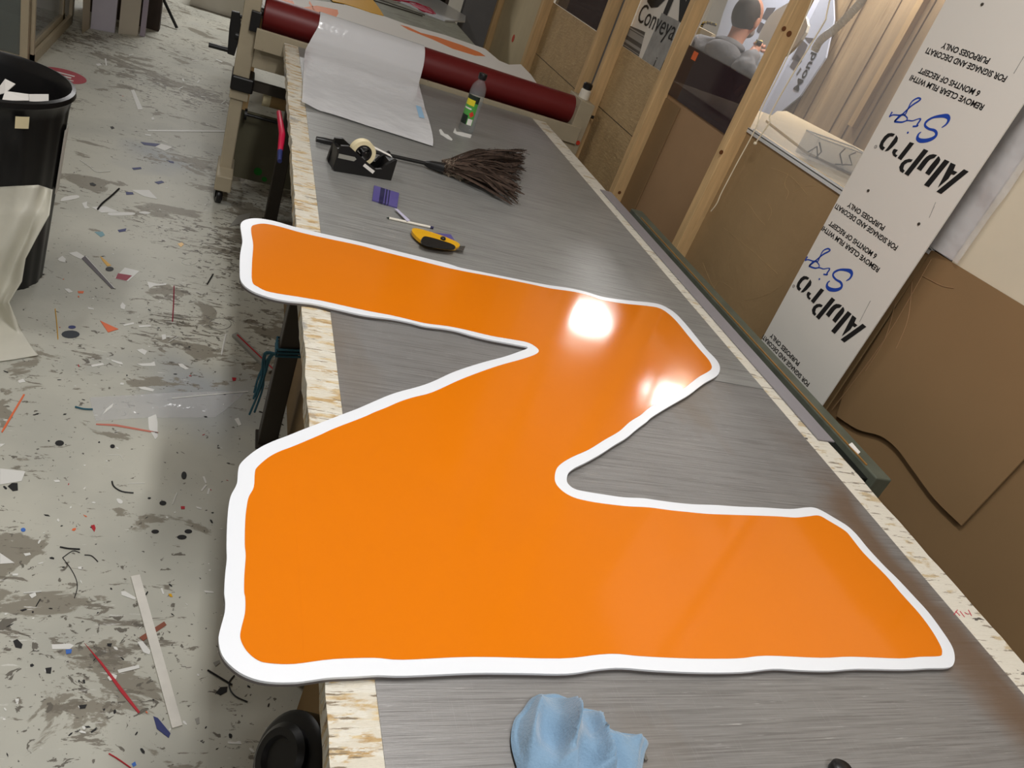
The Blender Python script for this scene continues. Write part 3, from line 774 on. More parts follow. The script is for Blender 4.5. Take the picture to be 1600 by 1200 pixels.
# ================================================================ workbench
XL, XR, YN, YF = .219, 1.585, -.10, 4.03
t = thing('workbench', ((XL + XR) / 2, 2, 0), 'long workbench with steel cutting top and worn timber edges, carrying the orange sign', 'workbench')
def rough_edge(x_in, x_out, n, amp, seed, y0=YN, y1=YF):
    pts = [V((x_in, y0, TZ - .001)), V((x_in, y1, TZ - .001))]
    sg = 1 if x_out > x_in else -1
    for i in range(n + 1):
        y = y1 + (y0 - y1) * i / n
        a = abs(noise.noise(V((y * 7, seed, 0)))) * amp + abs(noise.noise(V((y * 31, seed, 3)))) * amp * .5
        pts.append(V((x_out - sg * a, y, TZ - .001)))
    return pts
MB().prism(rough_edge(.281, XL - .003, 150, .010, 1.1), (0, 0, -.035)).build('timber_edge', M_board, t)
MB().prism(rough_edge(1.502, XR, 150, .008, 5.1), (0, 0, -.035)).build('timber_edge', M_board2, t)
MB().box((.281, YN, TZ - .036), (1.502, YF, TZ - .004)).build('top_board', M_under, t)
YS = 1.540
MB().box((.2812, YN, TZ - .004), (1.5018, YS, TZ - .0003)).build('steel_sheet', M_steel, t)
MB().box((.2812, YS + .001, TZ - .004), (1.5018, YF, TZ + .0006)).build('steel_sheet', M_steel2, t)
bs = MB()
bs.box((.30, YN, .70), (.345, YF - .1, .814)).box((1.45, YN, .70), (1.495, YF - .1, .814)).box((.345, YN + .1, .70), (1.45, YN + .145, .814)).box((.345, YF - .3, .70), (1.45, YF - .255, .814))
bs.build('under_frame', M_under, t)
legs = [(.27, WX(435, 228, .27).y), (.27, WX(452, 540, .27).y), (.27, .35), (1.44, .35), (1.44, 1.9), (1.44, 3.1)]
legs[1] = (.262, H(412, 688, 0).y)
for x, y in legs:
    MB().box((x, y - .03, 0), (x + .06, y + .03, .70)).box((x - .008, y - .05, 0), (x + .068, y + .05, .006)).build('leg', M_dark, t, bevel=.003)
tm = MB()
for a, b in (((1493, 955), (1500, 962)), ((1500, 955), (1507, 964)), ((1507, 957), (1513, 960)), ((1513, 953), (1518, 962)), ((1496, 953), (1490, 961))):
    tm.tube([H(*a, TZ - .0005), H(*b, TZ - .0005)], .0009, 4)
tm.build('red_scribble', M_redink, t)
# boards stacked under the bench
o = MB().box((.36, 1.2, .12), (.375, 3.4, .68)).build('plywood_offcut', M_under); tag(o, 'dim plywood board standing on edge under the left side of the workbench', 'board')
o.location.z = 0
o = MB().box((.40, .45, 0), (1.3, 1.15, .10)).box((.42, .47, .101), (1.28, 1.12, .17)).build('board_stack', M_under); tag(o, 'low stack of boards on the floor under the near end of the workbench', 'boards')
o = MB().box((.36, .66, 0), (.375, 1.12, .64)).build('plywood_offcut', mat('ochre ply', (120, 92, 48), .7)); tag(o, 'ochre plywood board standing under the bench beside the black drum', 'board')
o = MB().box((.35, .30, 0), (.362, .60, .69)).build('white_offcut', M_paper); tag(o, 'white board offcut standing behind the black drum under the bench', 'board')
o.location.z = 0
# black drum under the near edge
dc = H(466, 1188, .46)
t2 = thing('black_drum', (dc.x, dc.y, 0), 'black round reel low at the left edge of the bench, bottom of the photo', 'reel')
ax = V((-.62, -.15, .45)).normalized()
MB().lathe([(0, 0), (.066, 0), (.074, .006), (.074, .056), (.066, .062), (0, .062)], dc - ax * .03, 36, axis=ax).build('casing', M_black, t2, smooth=40)
MB().lathe([(0, .0), (.050, .0), (.053, .012), (.044, .02), (.032, .02), (.028, .012), (0, .012)], dc + ax * .032, 28, axis=ax).build('hub', M_black, t2, smooth=40)
MB().box((dc.x - .03, dc.y - .02, 0), (dc.x + .03, dc.y + .03, dc.z - .05)).build('stand', M_dark, t2)

# grey rail strip and slotted beam along the far edge
ye = H(1290, 690, TZ).y
o = MB().box((1.545, ye, TZ + .0005), (1.600, 3.05, TZ + .004)).build('grey_strip', M_grey); tag(o, 'flat grey plastic strip lying along the right edge of the workbench', 'strip')
yb0, yb1 = H(1378, 748, TZ).y, H(967, 320, TZ).y
t = thing('cutter_rail', (1.66, (yb0 + yb1) / 2, .70), 'long green grey rail with a dark slot beside the right edge of the workbench', 'rail')
MB().box((1.645, yb0, .70), (1.70, yb1 + .0, TZ)).build('rail_bar', M_railgreen, t, bevel=.004)
MB().box((1.618, yb0 + .02, .70), (1.645, yb1 + .02, TZ - .02)).build('dark_slot', M_raildark, t)
MB().box((1.647, yb0 + .05, TZ), (1.652, yb1 - .1, TZ + .003)).build('copper_strip', mat('copper strip', (150, 110, 60), .5), t)
for y in (yb0 + .1, (yb0 + yb1) / 2, yb1 - .1):
    MB().box((1.65, y, 0), (1.69, y + .04, .70)).build('post', M_dark, t)
q = H(1338, 705, TZ + .001)
o = MB().prism([H(1325, 696, TZ + .0005), H(1330, 693, TZ + .0005), H(1343, 708, TZ + .0005), H(1340, 711, TZ + .0005)], (0, 0, .004)).build('white_clip', M_paper); tag(o, 'small white offcut stuck on the rail near its end', 'offcut')

# ================================================================ orange sign
outer = [(376.9,362.5),(376,350.3),(382.5,343.8),(397.5,341),(416,342.8),(435,347),(459,354),(506,365.3),(553,375.8),(590,384.5),(627,394),(670,404.4),(700,412),(720.6,418.4),(748.8,424),(786,431.6),(833,441),(860,445.8),(888,449.9),(916,456),(940.6,463.4),(972.5,468.4),(1010,472),(1029,475),(1043.8,481.6),(1057,491),(1072,507),(1088.8,527.5),(1103.8,546),(1117,559.4),(1123.4,568.8),(1124.8,578),(1119.7,587.5),(1102,597.8),(1090.6,606),(1075.6,617.5),(1053,630.6),(1036,640.5),(1018,652),(1010.6,658.8),(995.6,670),(978.8,684),(960,695.3),(937.5,710),(915,722.5),(898,731),(888.8,738.4),(885.6,747.8),(887.8,756),(898,763.8),(915,768),(945,772.8),(975,777),(1005,778.4),(1027.5,781.6),(1055.6,785.3),(1085,788),(1117.5,789),(1155,791.6),(1192.5,792.9),(1233.8,795.3),(1258,793),(1271,792.9),(1284.4,798),(1305,810),(1323.8,821.6),(1338.8,835.6),(1355.6,856),(1380,882.5),(1402,904),(1425,928.5),(1450,955.8),(1470,982.5),(1485,1005),(1491,1020),(1491,1035),(1482.5,1043),(1450,1044),(1412.5,1046),(1340,1045),(1295,1048),(1250,1047),(1208,1045),(1160,1049.9),(1096,1050.6),(1025,1047.6),(972.5,1043.5),(935,1045.7),(886,1052.5),(815,1051.7),(740,1051.4),(635,1055.8),(590,1055),(555,1057),(515,1058.8),(485,1063),(460,1066),(422.5,1065.5),(392.5,1059),(368,1046),(348,1025),(341.6,1000.6),(344.4,982),(351,957.5),(351.9,938.8),(350.4,925.6),(351.9,897.5),(354.4,873),(354,852.5),(354.8,820.6),(357,792.5),(361,773.8),(370,756),(372,736),(376,724),(391.9,709),(408.8,697.8),(427.5,689),(450,680.5),(476,670),(510,657),(540,645.5),(558.8,638.4),(585,627),(605,618.5),(624,612),(656,603.4),(678.8,595),(705,582.8),(731,573.4),(759,565),(787.5,557.5),(812,549),(825,543),(805,538.2),(767.5,531),(739.4,524.4),(715,517.3),(692.5,513),(664.4,509.4),(641.9,503.8),(613.8,498.2),(587,494.8),(562.5,491),(525,482.5),(487.5,474),(450,470.3),(422,464.7),(393.8,454.4),(377,440),(374.6,420.6),(375.4,396),(378.8,377.5)]
inner = [(392.8,364.4),(392.8,355),(397.5,351.3),(412.5,349.4),(435,353.5),(469,363),(506,371.5),(562.5,383.5),(590,391),(617.5,397.8),(664.4,409.6),(696,417.5),(726,424),(767.5,431.6),(823.8,442.8),(860,450.5),(897.5,456),(922,462),(940.6,468.4),(972.5,474),(1010,477.8),(1030.6,481.6),(1045.6,491),(1058.8,504),(1075.6,524.7),(1092.5,545),(1105.6,560),(1111,568.8),(1112,575),(1107.5,580),(1092.5,588.4),(1081,597),(1068,607),(1043.8,620),(1025,629.7),(1010.6,640),(1001,648.4),(984.4,658.8),(967.5,673.8),(945,686.9),(920.6,702),(896,713),(879.4,722.5),(870,732),(866.8,745),(869,756),(879.4,767.5),(896,776.9),(918.8,782.9),(945,787),(980.6,791),(1014.4,792.8),(1046,797),(1075,800),(1108,803),(1164,805),(1211,806.6),(1243,808.6),(1263.8,806.6),(1279.7,805.6),(1295.6,814),(1320,829),(1331,841),(1350,864.7),(1384,899),(1407.5,926.5),(1437.5,960),(1457.5,987.5),(1470,1010),(1472,1020),(1467.5,1025),(1437.5,1026),(1405,1028.5),(1330,1025.8),(1282.5,1027.5),(1197.5,1024.2),(1152,1028.5),(1077.5,1028.5),(1002.5,1025),(965,1021.4),(935,1022.5),(875,1028.5),(740,1026),(630,1030.5),(585,1027.5),(520,1029.5),(460,1037),(422.5,1036),(402.5,1031),(385,1016),(375.8,997.5),(377,982),(382.8,957.5),(383.4,935),(381.5,923),(382,897.5),(384,867.5),(382.5,848.8),(383.4,811),(386,788.8),(389,775.6),(396.6,760.6),(398.4,738),(402,729.7),(418,715.6),(435,706),(461,696),(498.8,680),(523,669),(566,652.5),(585,644),(604,636.5),(624,627.8),(645,620.9),(675,613),(712.5,596),(740.6,584.7),(778,571.6),(815.6,561),(836,553.8),(842,548),(837,541.6),(825,535),(806,531),(767.5,524.4),(730,515.5),(700,509.4),(664,504.7),(636,498),(610,492),(580,486.5),(543.8,478.8),(506,470.3),(468.8,463.8),(421.9,456),(403,447.8),(394,439),(393.8,411),(395.6,383)]
SZ = TZ + .010
t = thing('orange_sign', (.75, 1.2, TZ), 'large glossy orange zigzag sign with white outline lying across the workbench', 'sign')
co = catmull([H(a, b, SZ) for a, b in outer], 4)
ci = catmull([H(a, b, SZ + .0006) for a, b in inner], 4)
MB().prism([p - UP * .0042 for p in co], (0, 0, -.0046)).build('panel_core', M_core, t)
MB().prism([p - UP * .004 for p in co], (0, 0, .004)).build('white_border', M_white, t)
MB().prism([p - UP * .0005 for p in ci], (0, 0, .0005)).build('orange_face', M_orange, t)
sm = MB(); a = H(455, 705, SZ + .0006); b = H(475, 1030, SZ + .0006)
sm.prism([a, b, b + V((.0012, 0, 0)), a + V((.0012, 0, 0))], (0, 0, .0002)); sm.build('vinyl_seam', M_orange, t)

# ================================================================ laminator / mounting press
MY = 4.13
t = thing('roller_press', (1.0, MY + .1, 0), 'beige roller press with long dark red roller across the far end of the workbench', 'press')
RC = V((0, 4.17, .925)); RR = .075
xl, xr = WY(412, 20, RC.y).x, WY(905, 165, RC.y - .03).x
ro = MB().lathe([(0, 0), (RR - .004, 0), (RR, .004), (RR, xr - xl - .004), (RR - .004, xr - xl), (0, xr - xl)], (xl, RC.y, RC.z), 48, axis=(1, 0, 0)).build('roller', M_red, t, smooth=40)
MB().cyl((xl - .04, RC.y, RC.z), (xr + .04, RC.y, RC.z), .018).build('roller_shaft', M_dark, t)
MB().lathe([(0, 0), (.05, 0), (.05, xr - xl), (0, xr - xl)], (xl, RC.y + .02, RC.z - .145), 32, axis=(1, 0, 0)).build('lower_roller', M_red, t, smooth=40)
# front beam
MB().box((xl - .02, 4.04, .78), (xr + .02, 4.06, .872)).box((xl - .02, 4.06, .812), (xr + .02, 4.085, .83)).build('front_beam', M_beige, t, bevel=.002)
# left end: plate + post
xa = WY(390, 0, MY).x - .02
lp = MB().box((xa, 4.10, .60), (xl - .015, 4.27, 1.12)).build('end_post', M_beige, t, bevel=.006)
MB().box((xl - .015, 4.105, .68), (xl + .21, 4.125, .798)).build('end_plate', M_beige, t, bevel=.003)
qa, qb = WY(422, 72, 4.10), WY(455, 82, 4.10)
mb = MB().cyl(qa, qa + V((0, -.004, 0)), .017); mb.cyl(qb, qb + V((0, -.004, 0)), .017); mb.box((qa.x, 4.0965, qa.z - .017), (qb.x, 4.10, qa.z + .017))
mb.build('slot', M_black, t)
q = WY(399, 33, 4.095); MB().box((q.x - .022, 4.075, q.z - .045), (q.x + .022, 4.10, q.z + .045)).build('latch', M_black, t, bevel=.003)
MB().box((xa - .005, 4.085, .555), (xa + .10, 4.26, .625)).build('black_elbow', M_black, t, bevel=.008)
MB().box((xa - .002, 4.10, .51), (xa + .085, 4.25, .556)).build('leg_collar', M_beige, t, bevel=.004)
xc = WY(360, 190, 4.13).x
MB().box((xa + .005, 4.11, .14), (xa + .065, 4.24, .51)).build('leg', M_beige, t, bevel=.006)
MB().box((xa - .005, 3.98, .075), (xa + .075, 4.27, .155)).build('foot', M_beige, t, bevel=.006)
def caster(x, y):
    w = MB().lathe([(.012, -.014), (.034, -.014), (.037, -.008), (.037, .008), (.034, .014), (.012, .014)], (x, y, .037), 24, axis=(1, .25, 0)).build('caster', M_black, t, smooth=40)
    MB().box((x - .02, y - .012, .03), (x - .016, y + .012, .075)).build('fork', M_blade, w)
    MB().box((x + .016, y - .012, .03), (x + .02, y + .012, .075)).build('fork', M_blade, w)
caster(xa + .02, 4.02); caster(xa + .02, 4.24)
# crank
cr = MB().prism([WY(a, b, 4.13) for a, b in ((362, 17), (375, 20), (377, 50), (366, 88), (355, 84), (358, 45))], (0, .02, 0)).build('crank', M_black, t, bevel=.003)
MB().cyl(WY(356, 78, 4.13), WY(326, 70, 4.13), .011).build('crank_handle', M_black, cr)
MB().cyl(WY(366, 23, 4.14), (xa + .01, 4.14, WY(366, 23, 4.14).z), .008).build('crank_shaft', M_black, cr)
MB().cyl(WY(368, 55, 4.14), (xa + .01, 4.14, WY(368, 55, 4.14).z), .02).build('crank_bearing', M_black, cr)
# cross rods, tube and apron between legs
MB().box((xa + .06, 4.16, .555), (xr + .02, 4.20, .60)).build('cross_bar', M_dark, t)
qa, qb = WY(382, 178, 4.2), WY(434, 191, 4.2)
MB().cyl(qa, V((xr, 4.2, qa.z)), .008).cyl(qa, qa + V((.012, 0, 0)), .028).build('tie_rod', M_black, t)
MB().box((xa + .03, 4.262, .06), (xr, 4.272, .42)).build('apron', mat('olive apron', (98, 94, 74), .6, var=.08), t)
q = WY(403, 268, 4.2605); q2 = WY(413, 280, 4.2605)
mk = MB(); mk.cyl(q, q + V((0, -.001, 0)), .022, n=9); mk.cyl(q2, q2 + V((0, -.001, 0)), .014, n=8); mk.build('green_mark', M_greenspot, t)
tb = WY(412, 150, 4.22)
o = MB().lathe([(.0, 0), (.05, 0), (.052, .002), (.052, 1.2), (0, 1.2)], (tb.x, 4.24, tb.z), 28, axis=(1, .0, 0)).build('paper_roll', M_tube, smooth=40); tag(o, 'brown roll of material with a cream end racked under the roller press', 'roll')
MB().lathe([(.0, -.001), (.0525, -.001), (.0525, .035)], (tb.x, 4.24, tb.z), 28, axis=(1, 0, 0)).build('cream_end', M_cream, o, smooth=40)
# right end
xb = WY(900, 170, MY).x
MB().prism([V((x, 4.06, z)) for x, z in ((1.76, .60), (1.83, .60), (1.835, 1.0), (1.745, 1.01), (1.745, .85))], (0, .19, 0)).build('end_post', M_beige, t, bevel=.005)
qk = WY(918, 138, 4.14)
MB().lathe([(.0, 0), (.030, 0), (.028, .045), (.022, .05), (0, .05)], (1.785, 4.14, 1.005), 20).build('knob_base', M_white_p, t, smooth=40)
MB().lathe([(0, 0), (.020, 0), (.026, .006), (.026, .028), (.02, .034), (0, .034)], (1.785, 4.14, 1.055), 20).build('knob', M_black, t, smooth=40)
qa, qb = WY(873, 208, 4.05), WY(884, 214, 4.05)
MB().cyl((1.62, 4.056, .77), (1.62, 4.046, .77), .020).cyl((1.67, 4.056, .77), (1.67, 4.046, .77), .020).box((1.62, 4.046, .75), (1.67, 4.056, .79)).build('slot', M_black, t)
MB().box((1.56, 4.056, .70), (1.80, 4.066, .80)).build('end_plate', M_beige, t, bevel=.002)
q = WY(903, 223, 4.055); MB().cyl(q, q + V((0, -.003, 0)), .012, n=18).build('red_badge', M_label_r, t)
MB().cyl((1.83, 4.12, .93), (1.875, 4.12, .93), .009).build('side_pin', M_black, t)
MB().box((1.76, 4.09, .14), (1.82, 4.22, .60)).build('leg', M_beige, t, bevel=.005)
MB().box((1.755, 3.98, .075), (1.825, 4.27, .145)).build('foot', M_beige, t, bevel=.005)
caster(1.79, 4.02); caster(1.79, 4.24)

# hazy film draped over the roller
TL, TR, BL, BR = (499, 24), (664, 77), (470, 165), (675, 229)
x0t, x1t = WY(499, 24, 4.17).x, WY(664, 77, 4.17).x
b0, b1 = H(*BL, TZ + .004), H(*BR, TZ + .004)
m0, m1 = H(485, 96, TZ + .05), H(652, 150, TZ + .05)
def drape(u, v):
    # v 0..1: over the roller then down on to the bench
    pr = [(4.245, .92), (4.225, .976), (4.17, 1.004), (4.115, .985), (4.085, .93), (4.03, .885), (3.9, .862), (3.7, .857), (3.4, .855)]
    e = b0.lerp(b1, u)
    L_ = catmull([V((0, a, b)) for a, b in pr[:-2]] + [V((0, (e.y + 3.9) / 2 + .02, .859)), V((0, e.y, .855))], 6, False)
    k = v * (len(L_) - 1); i = int(min(k, len(L_) - 2)); p = L_[i].lerp(L_[i + 1], k - i)
    xt0 = x0t; xt1 = x1t
    w = max(0, (v - .45) / .55)
    xx0 = xt0 + (b0.x - xt0) * w; xx1 = xt1 - .01 * math.sin(v * 6) + (b1.x - xt1) * w ** 1.6
    rp = .004 * noise.noise(V((u * 2, v * 16, 2))) * min(1, max(0, v - .3) * 4)
    rp += .010 * math.exp(-((u - 1) * 9) ** 2) * abs(math.sin(v * 22)) * w + .012 * w * w * math.exp(-(u * 10) ** 2) * (1 if v > .8 else 0)
    return V((xx0 + (xx1 - xx0) * u, p.y, p.z + abs(rp) + .002))
o = MB().grid(drape, 40, 90).build('backing_film', M_film, smooth=180); tag(o, 'sheet of hazy white backing film draped over the red roller onto the bench', 'film')
q = H(661, 208, TZ + .02)
mk = MB().grid(lambda u, v: drape(.92 + .045 * u, .86 + .05 * v) + UP * .0015, 6, 12).build('blue_mark', mat('pale blue mark', (150, 190, 222), .5), o, smooth=180)

# ================================================================ bench behind the press
FZ = .90
t = thing('grey_bench', (.9, 5.7, 0), 'weathered grey bench behind the roller press, covered with prints', 'bench')
xr_ = 1.47
MB().box((.02, 4.30, FZ - .03), (xr_, 7.0, FZ)).build('benchtop', M_farbench, t, bevel=.003)
for x, y in ((.06, 4.5), (1.36, 4.5), (.06, 6.9), (1.36, 6.9), (.06, 5.7)):
    MB().box((x, y, 0), (x + .06, y + .06, FZ - .03)).build('leg', M_wood, t)
def sheetpx(pts, z, m_, name, label, cat, th=.002, parent=None, sm_=1, group=None):
    P = [H(a, b, z) for a, b in pts]
    if sm_ > 1: P = catmull(P, sm_)
    o = MB().prism(P, (0, 0, th)).build(name, m_, parent)
    if label: tag(o, label, cat, group)
    return o
f4 = lambda L_: [(420 + a / 4, b / 4) for a, b in L_]
o = sheetpx(f4([(470, 28), (700, 95), (850, 150), (1100, 220), (1350, 305), (1440, 380), (1500, 405), (1575, 403), (1640, 470), (1700, 560), (1200, 480), (600, 330), (300, 200), (420, 110)]), FZ + .004, M_paper, 'paper_print', 'white paper print with an orange streak lying behind the red roller', 'print', .0015)
sheetpx(f4([(820, 155), (870, 168), (950, 205), (1050, 230), (1200, 280), (1320, 328), (1355, 352), (1290, 348), (1150, 305), (1020, 245), (870, 185)]), FZ + .0056, M_orange_p, 'orange_streak', None, None, .0004, o)
o = sheetpx(f4([(-60, -20), (60, -30), (200, -10), (470, 28), (440, 115), (250, 110), (20, 0), (-20, 60)]), FZ + .0006, M_paper, 'paper_print', 'white print with orange shapes on the bench behind the left end of the roller', 'print', .0015)
sheetpx(f4([(220, 45), (300, 35), (430, 62), (440, 110), (330, 90), (240, 70)]), FZ + .0022, M_orange_p, 'orange_shape', None, None, .0004, o)
sheetpx(f4([(60, -5), (150, 5), (160, 25), (90, 22)]), FZ + .0022, M_orange_p, 'orange_shape', None, None, .0004, o)
sheetpx(f4([(255, 5), (300, 80), (290, 78), (250, 20)]), FZ + .0022, M_orange_p, 'orange_shape', None, None, .0004, o)
o = sheetpx(f4([(360, -30), (640, -10), (665, 20), (690, 55), (718, 100), (640, 80), (560, 52), (470, 24), (400, 10)]), FZ + .0062, M_yel_s, 'yellow_sheet', 'yellow vinyl sheet curled on the grey bench behind the press', 'sheet', .003)
for k, (a, b) in enumerate((((600, -15), (960, 100)), ((640, -20), (975, 95)))):
    p, q = [H(*f4([c])[0], FZ + .006) for c in (a, b)]
    o = MB().tube([p, q], .004, 6).build('thin_rod', M_dark if k == 0 else M_blade); tag(o, ('dark' if k == 0 else 'bright metal') + ' thin rod lying beyond the yellow sheet on the grey bench', 'rod')
o = sheetpx(f4([(720, -50), (1000, -30), (1100, 30), (1228, 108), (1225, 142), (1100, 135), (1000, 98), (880, 40), (800, 10)]), FZ + .001, M_white, 'white_sign_panel', 'white sign panel with a red outlined shape at the far end of the grey bench', 'sign', .012)
mk = MB()
for pth in ([(830, 5), (900, 15), (960, 35), (1030, 85), (980, 75), (920, 45), (880, 20), (830, 5)], [(700, -20), (760, -5), (820, 5), (880, 18)], [(920, 25), (1000, 50), (1040, 88)]):
    mk.tube(catmull([H(*f4([c])[0], FZ + .0135) for c in pth], 3, False), .006, 4)
mk.build('red_outline', M_redink, o)
mk = MB().prism([H(*f4([c])[0], FZ + .013) for c in [(900, 20), (960, 35), (1020, 78), (970, 70), (925, 45)]], (0, 0, .001)).build('pink_fill', mat('pink print', (224, 130, 150), .5), o)
o = sheetpx([(795, 118), (805, 122), (832, 132), (822, 134), (800, 128)], FZ + .008, M_orange_p, 'vinyl_offcut', 'small orange offcut on the print behind the right end of the roller', 'offcut', .001)
# dark shelving at the far right end
t = thing('dark_shelving', (1.3, 7.3, 0), 'dark brown shelving in shadow beyond the grey bench', 'shelving')
for z in (.3, .75, 1.2, 1.7): MB().box((.75, 7.1, z), (1.6, 7.6, z + .03)).build('shelf', M_darkwall, t)
for x in (.75, 1.57): MB().box((x, 7.1, 0), (x + .03, 7.6, 2.0)).build('upright', M_darkwall, t)
MB().box((.78, 7.58, 0), (1.57, 7.6, 2.0)).build('back_panel', M_darkwall, t)

# ================================================================ small things on the bench
# bottle
bb = H(728, 206, TZ) ; bb.z = TZ + .0008; bb.y += .01
t = thing('spirit_bottle', bb, 'clear bottle of cleaning spirit with black cap and green label on the bench', 'bottle')
R0 = .033
R0 = .034
prof = [(0, .004), (R0 - .006, .0), (R0, .005), (R0, .115), (R0 - .001, .12), (R0, .125), (R0, .175), (R0 - .004, .198), (R0 - .012, .212), (.015, .220), (.0135, .235)]
MB().lathe(prof, bb, 40).build('bottle_body', M_bottle, t, smooth=60)
MB().lathe([(0, 0), (.0165, 0), (.018, .002), (.018, .023), (.0165, .025), (0, .025)], bb + UP * .228, 28).build('cap', M_black, t, smooth=40)
ang0 = math.atan2(-bb.y, -bb.x)
def lab(z0, z1, a0, a1, r=R0 + .0006, tilt=0):
    return MB().grid(lambda u, v: bb + V((math.cos(ang0 + a0 + (a1 - a0) * u) * r, math.sin(ang0 + a0 + (a1 - a0) * u) * r, z0 + (z1 - z0) * v)), 20, 4)
lb = lab(.035, .160, -1.35, .55).build('label', M_label_g, t, smooth=180)
lab(.130, .160, -1.35, .55, R0 + .0009).build('label_top', M_label_k, t, smooth=180)
lab(.117, .142, -1.15, .10, R0 + .0012).build('label_logo', M_label_y, t, smooth=180)
lab(.035, .074, -1.35, -.25, R0 + .0009).build('label_panel', M_label_k, t, smooth=180)
lab(.036, .062, -.15, .45, R0 + .0012).build('barcode', M_paper, t, smooth=180)
dm = MB()
def lp_(a, z, r=R0 + .0014): return bb + V((math.cos(ang0 + a) * r, math.sin(ang0 + a) * r, z))
dm.add([lp_(.1, .068), lp_(.42, .082), lp_(.1, .096), lp_(-.22, .082)], [(0, 1, 2, 3)]); dm.build('hazard_diamond', M_label_r, t)
lab(.100, .106, -1.1, -.1, R0 + .0012).build('label_text', M_paper, t, smooth=180)
# offcuts of backing
def strip(pts, z, m_, label, name='vinyl_offcut', cat='offcut', th=.0012, group=None, sc=1):
    return sheetpx(pts, z, m_, name, label, cat, th, group=group)
strip([(686, 203), (689, 202), (694, 209), (700, 211), (707, 218), (706, 220), (699, 217), (693, 213), (688, 210)], TZ + .001, M_scrapw, 'curly white backing offcut left of the bottle on the bench')
strip([(708, 207), (711, 200), (713, 206), (722, 207), (737, 211), (735, 216), (722, 213), (713, 210)], TZ + .001, M_scrapw, 'white backing offcut in front of the bottle base')

# feather duster
h0, h1 = H(494, 217, TZ + .012), H(668, 256, TZ + .018); h2 = H(690, 262, TZ + .022)
t = thing('feather_duster', h1, 'feather duster with black handle and dark brown feathers lying on the bench', 'duster')
MB().tube([h0, h0.lerp(h1, .05), h0.lerp(h1, .14), h0.lerp(h1, .18), h1], [.009, .0105, .0105, .0065, .0065], 12).build('handle', M_black, t, smooth=50)
dd = (h2 - h1).normalized()
MB().tube([h1 - dd * .01, h1, h1 + dd * .012, h2, h2 + dd * .01], [.008, .012, .015, .019, .02], 16).build('ferrule', M_black, t, smooth=50)
root = h2 + dd * .005
tipA, tipB = H(822, 230, TZ + .05), H(806, 322, TZ + .01)
fm = MB(); am = (tipA.lerp(tipB, .5) - root).normalized(); sdv = V((-am.y, am.x, 0))
def ribbon3(mb, pts, w, nrm, taper=.6):
    vs = []
    for i, p in enumerate(pts):
        d = (pts[min(i + 1, len(pts) - 1)] - pts[max(i - 1, 0)]).normalized(); sd = d.cross(nrm)
        sd = sd.normalized() if sd.length > 1e-6 else V((1, 0, 0))
        ww = w * (math.sin(math.pi * (i + .6) / (len(pts) + .4)) ** taper)
        a, b = p + sd * ww, p - sd * ww
        a.z = max(a.z, TZ + .002); b.z = max(b.z, TZ + .002)
        vs += [a, b]
    mb.add(vs, [(2 * i, 2 * i + 1, 2 * i + 3, 2 * i + 2) for i in range(len(pts) - 1)])
paths = []
for k in range(330):
    s = random.random(); tip = tipA.lerp(tipB, s)
    # the head splits into an upper and a lower plume
    ln = random.uniform(.60, 1.0) if k % 3 else random.uniform(.92, 1.04)
    if .42 < s < .58: ln *= .93
    st = root + sdv * random.uniform(-.020, .020) + UP * random.uniform(-.010, .022)
    st.z = max(st.z, TZ + .004)
    tp_ = root.lerp(tip, ln) + V((random.gauss(0, .006), random.gauss(0, .006), 0)); tp_.z = TZ + .005 + random.random() * .050
    mid = st.lerp(tp_, .5) + sdv * (.018 * (.5 - s)) + V((random.gauss(0, .004), random.gauss(0, .004), 0)); mid.z = TZ + .02 + random.random() * .05
    q3 = mid.lerp(tp_, .7) + UP * random.uniform(-.004, .010)
    pts = catmull([st, mid, q3, tp_], 4, False)
    paths.append(pts)
    ribbon3(fm, pts, random.uniform(.0020, .0045), V((random.gauss(0, 1), random.gauss(0, 1), random.gauss(0, .6))))
fm.build('feathers', M_feather, t)
bm_ = MB()
for k in range(5200):
    p = random.choice(paths); f_ = random.random() ** .7 * (len(p) - 1.01); i = int(f_); c = p[i].lerp(p[i + 1], f_ - i)
    d = (p[i + 1] - p[i]).normalized() * random.uniform(.3, 1.2) + V((random.gauss(0, 1), random.gauss(0, 1), random.gauss(0, .7)))
    e = c + d.normalized() * random.uniform(.006, .016); md = c.lerp(e, .5) + UP * random.uniform(-.001, .003)
    ribbon3(bm_, [c, md, e], .00055, V((random.random(), random.random(), .3)), .5)
bm_.build('barbs', mat('dark feather barbs', (52, 42, 38), .95, var=.3, vscale=30), t)
dn = MB()
for k in range(4200):
    ax_ = abs(random.gauss(0, .16)); c = root.lerp(tipA.lerp(tipB, random.random()), min(ax_, .45)) + sdv * random.uniform(-.020, .020) * (1 - ax_)
    c.z = TZ + .006 + random.random() * .040
    d = V((random.gauss(0, 1), random.gauss(0, 1), random.gauss(0, .7))) + am * .8
    e = c + d.normalized() * random.uniform(.007, .018)
    ribbon3(dn, [c, c.lerp(e, .5), e], .0006, V((random.random(), random.random(), .3)), .5)
dn.build('down', M_feather2, t)

